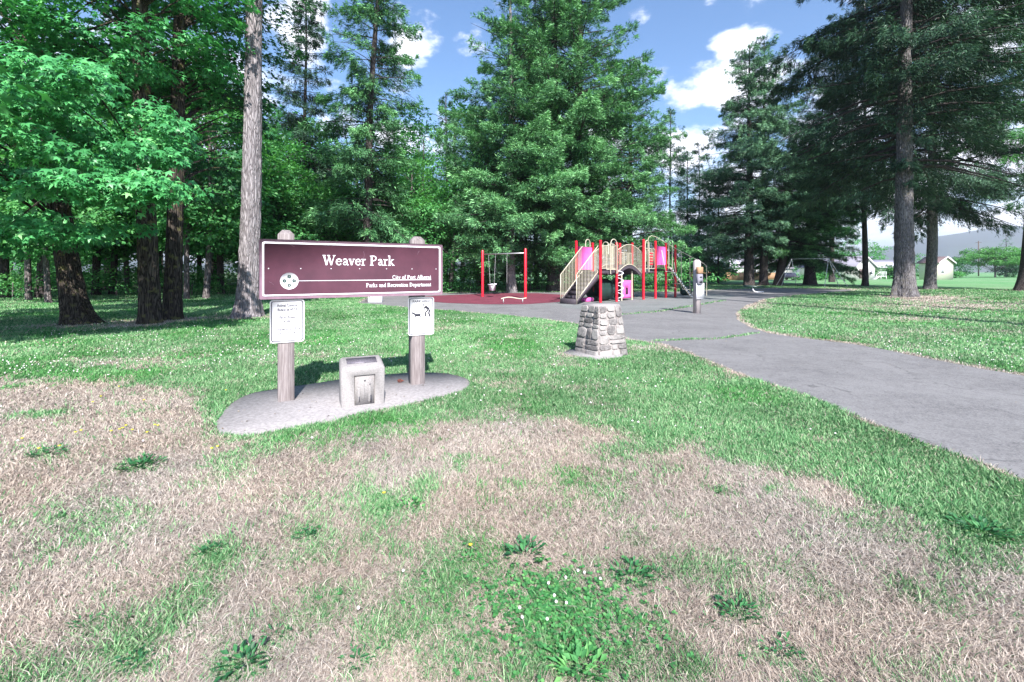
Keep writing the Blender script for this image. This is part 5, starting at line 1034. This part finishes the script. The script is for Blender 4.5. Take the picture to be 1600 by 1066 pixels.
# perforated climbing ramp
q = MB(); ramp_ = [(7.3, -.05, 1.75), (7.95, -1.35, .02)]
A_, B_ = Vector((7.1, -.08, 1.85)), Vector((7.55, -1.25, .0)); sd_ = Vector((.42, .16, 0)).normalized(); nrm = (B_ - A_).normalized().cross(sd_).normalized(); half = .27
q.add([A_ - sd_ * half, A_ + sd_ * half, B_ + sd_ * half, B_ - sd_ * half] + [p_ + nrm * .05 for p_ in (A_ - sd_ * half, A_ + sd_ * half, B_ + sd_ * half, B_ - sd_ * half)], [(0, 1, 2, 3), (7, 6, 5, 4), (0, 4, 5, 1), (1, 5, 6, 2), (2, 6, 7, 3), (3, 7, 4, 0)])
cr_ = q.build('climbing_ramp', M['black'], pg)
q = MB()
for i in range(7):
    for sg in (-1, 1):
        c_ = A_.lerp(B_, (i + .5 + .25 * sg) / 7) + sd_ * .12 * sg; f_ = -nrm if nrm.y > 0 else nrm
        base_ = c_ + (nrm * .051 if nrm.y < 0 else -nrm * .002); e2 = (B_ - A_).normalized(); q.add([base_ + (sd_ * math.cos(R(a)) + e2 * math.sin(R(a))) * .065 for a in range(0, 360, 45)] + [base_ + f_ * .03 + (sd_ * math.cos(R(a)) + e2 * math.sin(R(a))) * .035 for a in range(0, 360, 45)], [(j, (j + 1) % 8, 8 + (j + 1) % 8, 8 + j) for j in range(8)] + [tuple(range(8, 16))])
q.build('foothold', M['white'], cr_)
q = MB(); [q.tube([A_ + sd_ * half * s * 1.1 + Vector((0, 0, .05)), B_ + sd_ * half * s * 1.1 + Vector((0, 0, .05))], .025, 6) for s in (-1, 1)]; q.build('side_rail', M['beige'], cr_)
q = MB(); [q.tube([(6.05 + .38 * i, -.35 - .0 * i, 1.62 - .5 * i), (6.75 + .38 * i, -.35, 1.62 - .5 * i)], .024, 6) for i in range(3)]; q.tube([(6.05, -.35, 1.62), (6.05, -.1, 2.9)], .024, 6); q.tube([(7.6, -.35, .62), (7.6, -.1, 2.2)], .024, 6); q.tube([(6.75, -.35, 1.62), (7.13, -.35, 1.12), (7.55, -.35, .6)], .024, 6); q.build('rung_ladder', M['beige'], pg)
# long sloping handrail with hanging loops, at the right end
q = MB(); y_ = -.12
def RL(u, v, yy=None):    # photo position on a line running right from the tower
    Y_ = 27.6 + (u - 1020) * .012; return Vector(((u - 800) / F * Y_, Y_, CH + (HZ - v) / F * Y_))
inv = (Matrix.Translation((4.52, 22.9, 0)) @ Matrix.Rotation(math.atan2(.683, .73), 4, 'Z')).inverted()
q.tube([inv @ RL(u, v) for u, v in [(1012.5, 392), (1012.5, 375), (1014, 370.5), (1018, 368.5), (1024, 370), (1060, 391), (1098, 411), (1102, 414), (1104, 418), (1104, 462)]], .021, 7)
q.tube([inv @ RL(u, v) for u, v in [(1064.5, 394), (1064.5, 448), (1066.5, 452), (1079, 453)]], .018, 6); q.tube([inv @ RL(u, v) for u, v in [(1078, 401), (1078, 459), (1080, 461), (1086, 461)]], .018, 6); q.tube([inv @ RL(u, v) for u, v in [(1050, 443.5), (1064.5, 443.5)]], .024, 6)
q.build('long_handrail', M['beige'], pg, smooth=True)
# dark green bench-like crawl piece at the right end
q = MB(); c_ = inv @ Vector((*G(1072, 461.5), 0)); q.box((c_.x, c_.y, .32), (1.0, .6, .62), .2, bev=.12); q.build('crawl_box', M['darkgreen'], pg)
for nm in ('black_slide',):
    q = MB(); pts = [(5.6 + .0 * i, 1.6 + 2.6 * i / 10, 1.9 - 1.75 * (i / 10) ** 1.0) for i in range(11)]
    for i in range(10):
        a_, b_ = pts[i], pts[i + 1]; q.add([(a_[0], a_[1], a_[2] + .25), (a_[0] + .1, a_[1], a_[2]), (a_[0] + .6, a_[1], a_[2]), (a_[0] + .7, a_[1], a_[2] + .25), (b_[0], b_[1], b_[2] + .25), (b_[0] + .1, b_[1], b_[2]), (b_[0] + .6, b_[1], b_[2]), (b_[0] + .7, b_[1], b_[2] + .25)], [(0, 1, 5, 4), (1, 2, 6, 5), (2, 3, 7, 6)])
    q.build('slide', M['darkgreen'], pg)

# ------------------------------------------------------------------ red swing set, balance beam, white swing frame, small things
A2, B2 = Vector((*G(754, 464), 0)), Vector((*G(821, 467), 0)); d2 = B2 - A2; Ls = d2.length
sw = thing('swing_set', 'red-posted swing set with a white bucket seat on the maroon rubber surface', 'swing set', A2, math.atan2(d2.y, d2.x))
for x_ in (0, Ls): q = MB(); q.tube([(x_, 0, -.1), (x_, 0, 2.93), (x_, 0, 3.0)], [.085, .085, .05], 14); q.build('post', M['red'], sw, smooth=True)
q = MB(); q.tube([(.05, 0, 2.72), (Ls - .05, 0, 2.72)], .04, 10); q.build('beam', M['galv'], sw)
def chain(pts, parent):
    q = MB(); a_, b_ = Vector(pts[0]), Vector(pts[1]); n_ = 26
    for i in range(n_):
        c0, c1 = a_.lerp(b_, i / n_), a_.lerp(b_, (i + .92) / n_); q.tube([c0, c1], .013 if i % 2 else .018, 4)
    q.build('chain', M['chain'], parent)
xs1, xs2 = .62, 1.02
chain([(xs1 - .12, 0, 2.68), (xs1 + .02, 0, .80)], sw); chain([(xs2 + .06, 0, 2.68), (xs2 - .06, 0, .80)], sw); chain([(1.98, 0, 2.68), (1.98, 0, .95)], sw)
q = MB(); q.add([(xs1, -.14, .80), (xs2 - .04, -.14, .80), (xs2 - .04, .16, .82), (xs1, .16, .82), (xs1 + .05, -.11, .42), (xs2 - .09, -.11, .42), (xs2 - .09, .13, .42), (xs1 + .05, .13, .42)], [(0, 1, 5, 4), (1, 2, 6, 5), (2, 3, 7, 6), (3, 0, 4, 7), (4, 5, 6, 7)])
q.box(((xs1 + xs2) / 2 - .02, -.15, .80), (.46, .04, .06)); q.box(((xs1 + xs2) / 2 - .02, .16, .83), (.46, .04, .06)); q.build('bucket_seat', M['white'], sw)
q = MB(); q.box((1.98, 0, .9), (.10, .08, .12)); q.build('hook', M['black'], sw)
# wavy balance beam
bm = thing('balance_beam', 'low wavy beige balance beam lying across the maroon rubber surface', 'balance beam', (*G(783, 474), 0), .28); Wl = 1.35
q = MB(); q.tube([(Wl * i / 20, .0, .20 + .07 * math.sin(i / 20 * 5.2 + .3) + .10 * (i / 20)) for i in range(21)], .03, 8); q.build('beam', M['beige'], bm, smooth=True)
for x_ in (.12, 1.15): q = MB(); q.tube([(x_, 0, -.05), (x_, 0, .22)], .03, 8); q.build('leg', M['galv'], bm)
# far white swing frame
C1, C2 = P(1237, 405, 50.5), P(1294.5, 404, 48.6)
wf = thing('white_swing_set', 'white A-frame swing stand without seats on the far lawn', 'swing frame', (C1.x, C1.y, 0), math.atan2(C2.y - C1.y, C2.x - C1.x)); Lf_ = (C2 - C1).length; zt = (C1.z + C2.z) / 2
q = MB(); q.tube([(-.1, 0, zt), (Lf_ + .1, 0, zt)], .028, 8); q.build('beam', M['white'], wf)
for x_, sx in ((0, -.45), (Lf_, .5)):
    for sy in (-1, 1): q = MB(); q.tube([(x_, 0, zt), (x_ + sx * .6 + .75 * sy * .9, 1.35 * sy, -.05)], .032, 8); q.build('leg', M['white'], wf)
    q = MB(); q.tube([(x_, 0, zt), (x_ + sx * 3.4, 0, -.05)], .028, 8); q.build('leg', M['white'], wf)
# low seat in the shade near the path bend
lb = thing('low_bench', 'low dark seat on a pale bent foot in the tree shade beside the path', 'seat', (*G(1176, 457), 0), .1)
q = MB(); q.add([(-.75, -.2, .45), (.9, -.2, .38), (.9, .25, .38), (-.75, .25, .45), (-.6, -.2, .58), (.75, -.2, .48), (.75, .25, .48), (-.6, .25, .58)], [(0, 1, 5, 4), (1, 2, 6, 5), (2, 3, 7, 6), (3, 0, 4, 7), (4, 5, 6, 7), (3, 2, 1, 0)]); q.build('seat', M['darkgreen'], lb)
q = MB(); q.tube([(.0, 0, .42), (.02, 0, .2), (.15, 0, .06), (.45, 0, .02), (.9, 0, .02)], .05, 7); q.build('foot', M['white'], lb)
# pale box at the path edge behind the sign
bx_ = thing('storage_box', 'pale blue-grey box standing at the path edge, half hidden under the park sign', 'box', (*G(587, 472.5), 0), .15)
q = MB(); q.box((0, 0, .30), (.70, .45, .60), bev=.02); q.build('body', M['white'], bx_); q = MB(); q.box((0, 0, .63), (.76, .5, .06), bev=.015); q.build('lid', M['whitepaint'], bx_); q = MB(); q.box((.05, -.229, .42), (.16, .004, .1)); q.build('sticker', M['roof_grey'], bx_)
tw = shrub('small dark green tuft left of the pale box behind the sign', *G(572, 473), .35, .45, 601, n=8, leaf=.09, per=260, name='low_plant')

# ------------------------------------------------------------------ low plants, clover and flowers
def rosette(label, u, v, rad, n, seed, mat='broad', group='broad-leaved weeds in the dry grass', wide=.42):
    x, y = G(u, v); rg = np.random.default_rng(seed); a = rg.random(n) * 6.28; out = np.stack([np.cos(a), np.sin(a), np.zeros(n)], 1)
    rad *= .8; n = int(n * 1.6); a = rg.random(n) * 6.28; out = np.stack([np.cos(a), np.sin(a), np.zeros(n)], 1); r0_ = rad * rg.random(n) ** .7 * .9; base = out * r0_[:, None]; base[:, 2] = .012 + .03 * rg.random(n); D = out + rg.normal(0, .35, (n, 3)); D[:, 2] = rg.uniform(.1, .75, n)
    ln = np.minimum(rad * rg.uniform(.2, .42, n), .055); Nn = unit(np.array([0, 0, 1.0])[None] - out * .3 + rg.normal(0, .2, (n, 3)))
    V, lp, st, tt, k = leafquads(base, D, Nn, ln, ln * wide * rg.uniform(.7, 1.2, n), 'folded')
    o = rawmesh('weed_plant', V, lp, st, tt, M[mat], tint=np.repeat(np.clip(rg.normal(.55, .22, n), 0, 1), k)); o.location = (x, y, 0); return tag(o, label, 'weed', group)
for i, (u, v, rad, n, lb) in enumerate([(1152, 962, .12, 60, 'dark broad-leaved weed alone in the dry grass, lower right of the clover patch'), (1222, 1025, .11, 26, 'straggly broad-leaved weed near the bottom edge, right of the clover'), (1104, 985, .06, 16, 'small weed left of the lone dark broad-leaved one'),
        (905, 1052, .16, 60, 'leafy weed at the bottom edge below the clover patch'), (1018, 850, .035, 10, 'tiny pale-leaved weed in the dry grass above the clover'), (1130, 772, .09, 30, 'small green weed in the dry grass right of centre'), (380, 1045, .13, 50, 'leafy weed at the bottom edge, left of centre'),
        (222, 730, .20, 70, 'long low dark weed tuft in the dry grass below the pad\'s left end'), (75, 712, .17, 50, 'low weed tuft near the left edge with yellow flowers'), (640, 690 + 105, .12, 40, 'bright green tuft in the dry grass below the concrete pad'), (985, 905, .14, 50, 'leafy weed above right of the clover patch'),
        (820, 872, .16, 50, 'leafy weed above left of the clover patch'), (210, 1045, .09, 34, 'leafy weed in the bottom left of the lawn'), (1535, 835, .19, 80, 'dark leafy weed in the grass near the right picture edge'),
        (480, 842, .10, 40, 'green weed in the dry grass below the left sign post'), (330, 868, .10, 40, 'green weed tuft in the dry grass left of centre, above the bottom-left weeds'), (735, 880, .08, 40, 'bright weed tuft left of the clover patch'),
        (430, 1000, .08, 20, 'small sparse weed above the leafy one at the bottom edge'), (1030, 905, .08, 26, 'small weed right of the leafy weed above the clover'), (130, 985, .07, 24, 'small dark weed near the bottom left corner'), (560, 1040, .09, 26, 'small weed at the bottom edge between the left weed and the clover')]):
    rosette(lb, u, v, rad, n, 700 + i, 'broad' if i in (3, 9, 16) else 'broad_dark')
# clover patch: three-leaf clover leaves
rgk = np.random.default_rng(12); cx0, cy0 = G(868, 965); n = 2100; cpx = rgk.normal(0, .20, n); cpy = rgk.normal(0, .14, n) + .02
k2 = 900; cpx[:k2] = rgk.uniform(-1.6, 1.6, k2); cpy[:k2] = rgk.uniform(-.5, 2.6, k2)
g_ = greenness(cpx + cx0, cpy + cy0); kk = (g_ > .42) | (np.arange(n) >= k2); cpx, cpy = cpx[kk], cpy[kk]; n = len(cpx)
a0 = rgk.random(n) * 6.28; Vs = []; B = np.stack([cpx + cx0, cpy + cy0, .016 + .028 * rgk.random(n)], 1)
B3 = np.repeat(B, 3, 0); a3 = np.repeat(a0, 3) + np.tile([0, 2.09, 4.19], n); D3 = np.stack([np.cos(a3), np.sin(a3), rgk.uniform(-.1, .35, n * 3)], 1); ln3 = rgk.uniform(.012, .021, n * 3)
V, lp, st, tt, k = leafquads(B3, D3, unit(np.array([0, 0, 1.0])[None] + rgk.normal(0, .25, (n * 3, 3))), ln3, ln3 * 1.0, 'folded')
o = rawmesh('clover', V, lp, st, tt, M['broad'], tint=np.repeat(np.clip(rgk.normal(.42, .24, n * 3), 0, 1), k)); tag(o, 'low clover leaves filling the green patches of the foreground', 'clover', kind='stuff')
# dry leaf bits and grit on the path and the pad
rl = np.random.default_rng(44); n = 900; lx = rl.uniform(-2, 16, n); ly = rl.uniform(4, 28, n) ; on = inpoly(lx, ly, ASPH0) ; ne = segdist(lx, ly, ASPH0 + [ASPH0[0]]); on &= (rl.random(n) < np.exp(-ne / .8) + .12); lx, ly = lx[on], ly[on]; lz = np.full(len(lx), .014)
n2_ = 130; qx = rl.uniform(-4.2, -.4, n2_); qy = rl.uniform(4.2, 7.4, n2_); on = inpoly(qx, qy, PADr); lx = np.concatenate([lx, qx[on]]); ly = np.concatenate([ly, qy[on]]); lz = np.concatenate([lz, np.full(on.sum(), .028)]); n = len(lx)
a = rl.random(n) * 6.28; D_ = np.stack([np.cos(a), np.sin(a), rl.uniform(-.1, .25, n)], 1); ln = rl.uniform(.012, .035, n) * (1 + .03 * ly)
V, lp, st, tt, k = leafquads(np.stack([lx, ly, lz], 1), D_, unit(np.array([0, 0, 1.0])[None] + rl.normal(0, .3, (n, 3))), ln, ln * .45, 'folded')
M['litter'] = leafmat('dry_leaf_litter', [(0, (.05, .035, .025)), (.6, (.20, .14, .09)), (1, (.45, .38, .30))], .1); o = rawmesh('leaf_litter', V, lp, st, tt, M['litter'], tint=np.repeat(rl.random(n), k)); tag(o, 'dry leaf and straw bits scattered on the asphalt path and the pad', 'litter', kind='stuff')
# white clover heads strewn over the lawn
q = MB(); M['clover_head'] = simple('white_clover_head', (.80, .74, .76), (.70, .58, .62), .8, 60, bmp=0); n = 0
octa = [(1, 0, 0), (0, 1, 0), (-1, 0, 0), (0, -1, 0), (0, 0, 1), (0, 0, -1)]
hx, hy = [], []
def heads(k, u0, u1, v0, v1, seed):
    rr_ = np.random.default_rng(seed); u = rr_.uniform(u0, u1, k * 4); v = rr_.uniform(v0, v1, k * 4); Y_ = F * CH / (v - HZ); X_ = (u - 800) / F * Y_
    dn = fbm(X_ * .8, Y_ * .8, 91, 3) + rr_.uniform(-.35, .35, k * 4); idx_ = np.argsort(-dn)[:k]; idx_ = idx_[~inpoly(X_[idx_], Y_[idx_], ASPH) & ~inpoly(X_[idx_], Y_[idx_], PADr)]; return list(zip(X_[idx_], Y_[idx_]))
pts = heads(330, -100, 420, 497, 590, 1) + heads(220, 400, 900, 480, 570, 2) + heads(60, 700, 1150, 540, 680, 3) + heads(420, 1200, 1750, 485, 585, 4) + heads(14, 0, 1500, 600, 700, 5)
fv, ff = [], []
rr_ = random.Random(3)
for X_, Y_ in pts:
    s = rr_.uniform(.006, .011) * (1 + .05 * Y_); z_ = rr_.uniform(.035, .06); bse = len(fv); fv += [(X_ + a_ * s, Y_ + b_ * s, z_ + c_ * s) for a_, b_, c_ in octa]; ff += [(bse + i, bse + (i + 1) % 4, bse + 4) for i in range(4)] + [(bse + (i + 1) % 4, bse + i, bse + 5) for i in range(4)]
for u, v in [(857, 925), (884, 916), (938, 918), (913, 908), (866, 945), (869, 955), (885, 957), (812, 965), (816, 980), (855, 983), (903, 905), (630, 905), (560, 965)]:
    X_, Y_ = G(u, v); s = .0075; z_ = .045; bse = len(fv); ring = []
    for la in (-50, 0, 50): fv += [(X_ + s * math.cos(R(la)) * math.cos(R(lo)), Y_ + s * math.cos(R(la)) * math.sin(R(lo)), z_ + s * math.sin(R(la))) for lo in range(0, 360, 60)]
    for j in range(2): ff += [(bse + j * 6 + i, bse + j * 6 + (i + 1) % 6, bse + j * 6 + 6 + (i + 1) % 6, bse + j * 6 + 6 + i) for i in range(6)]
    ff.append(tuple(bse + 12 + i for i in range(6)))
me = bpy.data.meshes.new('clover_flowers'); me.from_pydata(fv, [], ff); me.materials.append(M['clover_head']); tag(link(bpy.data.objects.new('clover_flowers', me)), 'small white clover flower heads strewn over the green lawn', 'flowers', kind='stuff')
# yellow hawkweed heads at the left
M['yellow'] = simple('yellow_petals', (.80, .72, .06), (.7, .6, .04), .6, 30, bmp=0)
q = MB(); q.tube([(0, 0, 0), (.004, .003, .055)], .0018, 4); root = thing('yellow_flower', 'small yellow dandelion-like flower in the dry grass at the left', 'flower', (0, 0, 0), 0, 'yellow flowers in the dry grass'); q.build('stem', M['willow'], root)
q = MB(); q.prism([((.012 if i % 2 else .008) * math.cos(i * math.pi / 9), (.012 if i % 2 else .008) * math.sin(i * math.pi / 9)) for i in range(18)], .054, .060); q.build('petals', M['yellow'], root)
for i, (u, v) in enumerate([(35, 694), (118, 684), (127, 681), (61, 710), (93, 706), (174, 682), (187, 679), (192, 677), (197, 673), (207, 680), (242, 672), (247, 673), (331, 710), (340, 707), (225, 632), (145, 635), (158, 626), (186, 610), (353, 616), (735, 866), (600, 782), (230, 684)]):
    c = root if i == 0 else copy_tree(root); c.location = (*G(u, v), 0); c.rotation_euler.z = i

# ------------------------------------------------------------------ air: faint haze that fades the far hills
HAZE = .00026
HM = bpy.data.materials.new('haze'); HM.use_nodes = True; ht = HM.node_tree; ht.nodes.clear()
pv = N(ht, 'ShaderNodeVolumePrincipled'); ho_ = N(ht, 'ShaderNodeOutputMaterial'); L(ht, pv.outputs[0], ho_.inputs['Volume'])
pv.inputs['Color'].default_value = (.80, .82, .95, 1); pv.inputs['Density'].default_value = HAZE; pv.inputs['Anisotropy'].default_value = .3
q = MB(); q.box((0, 1000, 139), (13000, 11000, 280)); hz = q.build('haze', HM); hz['kind'] = 'stuff'; hz['label'] = 'thin pale summer haze in the air towards the far hills'
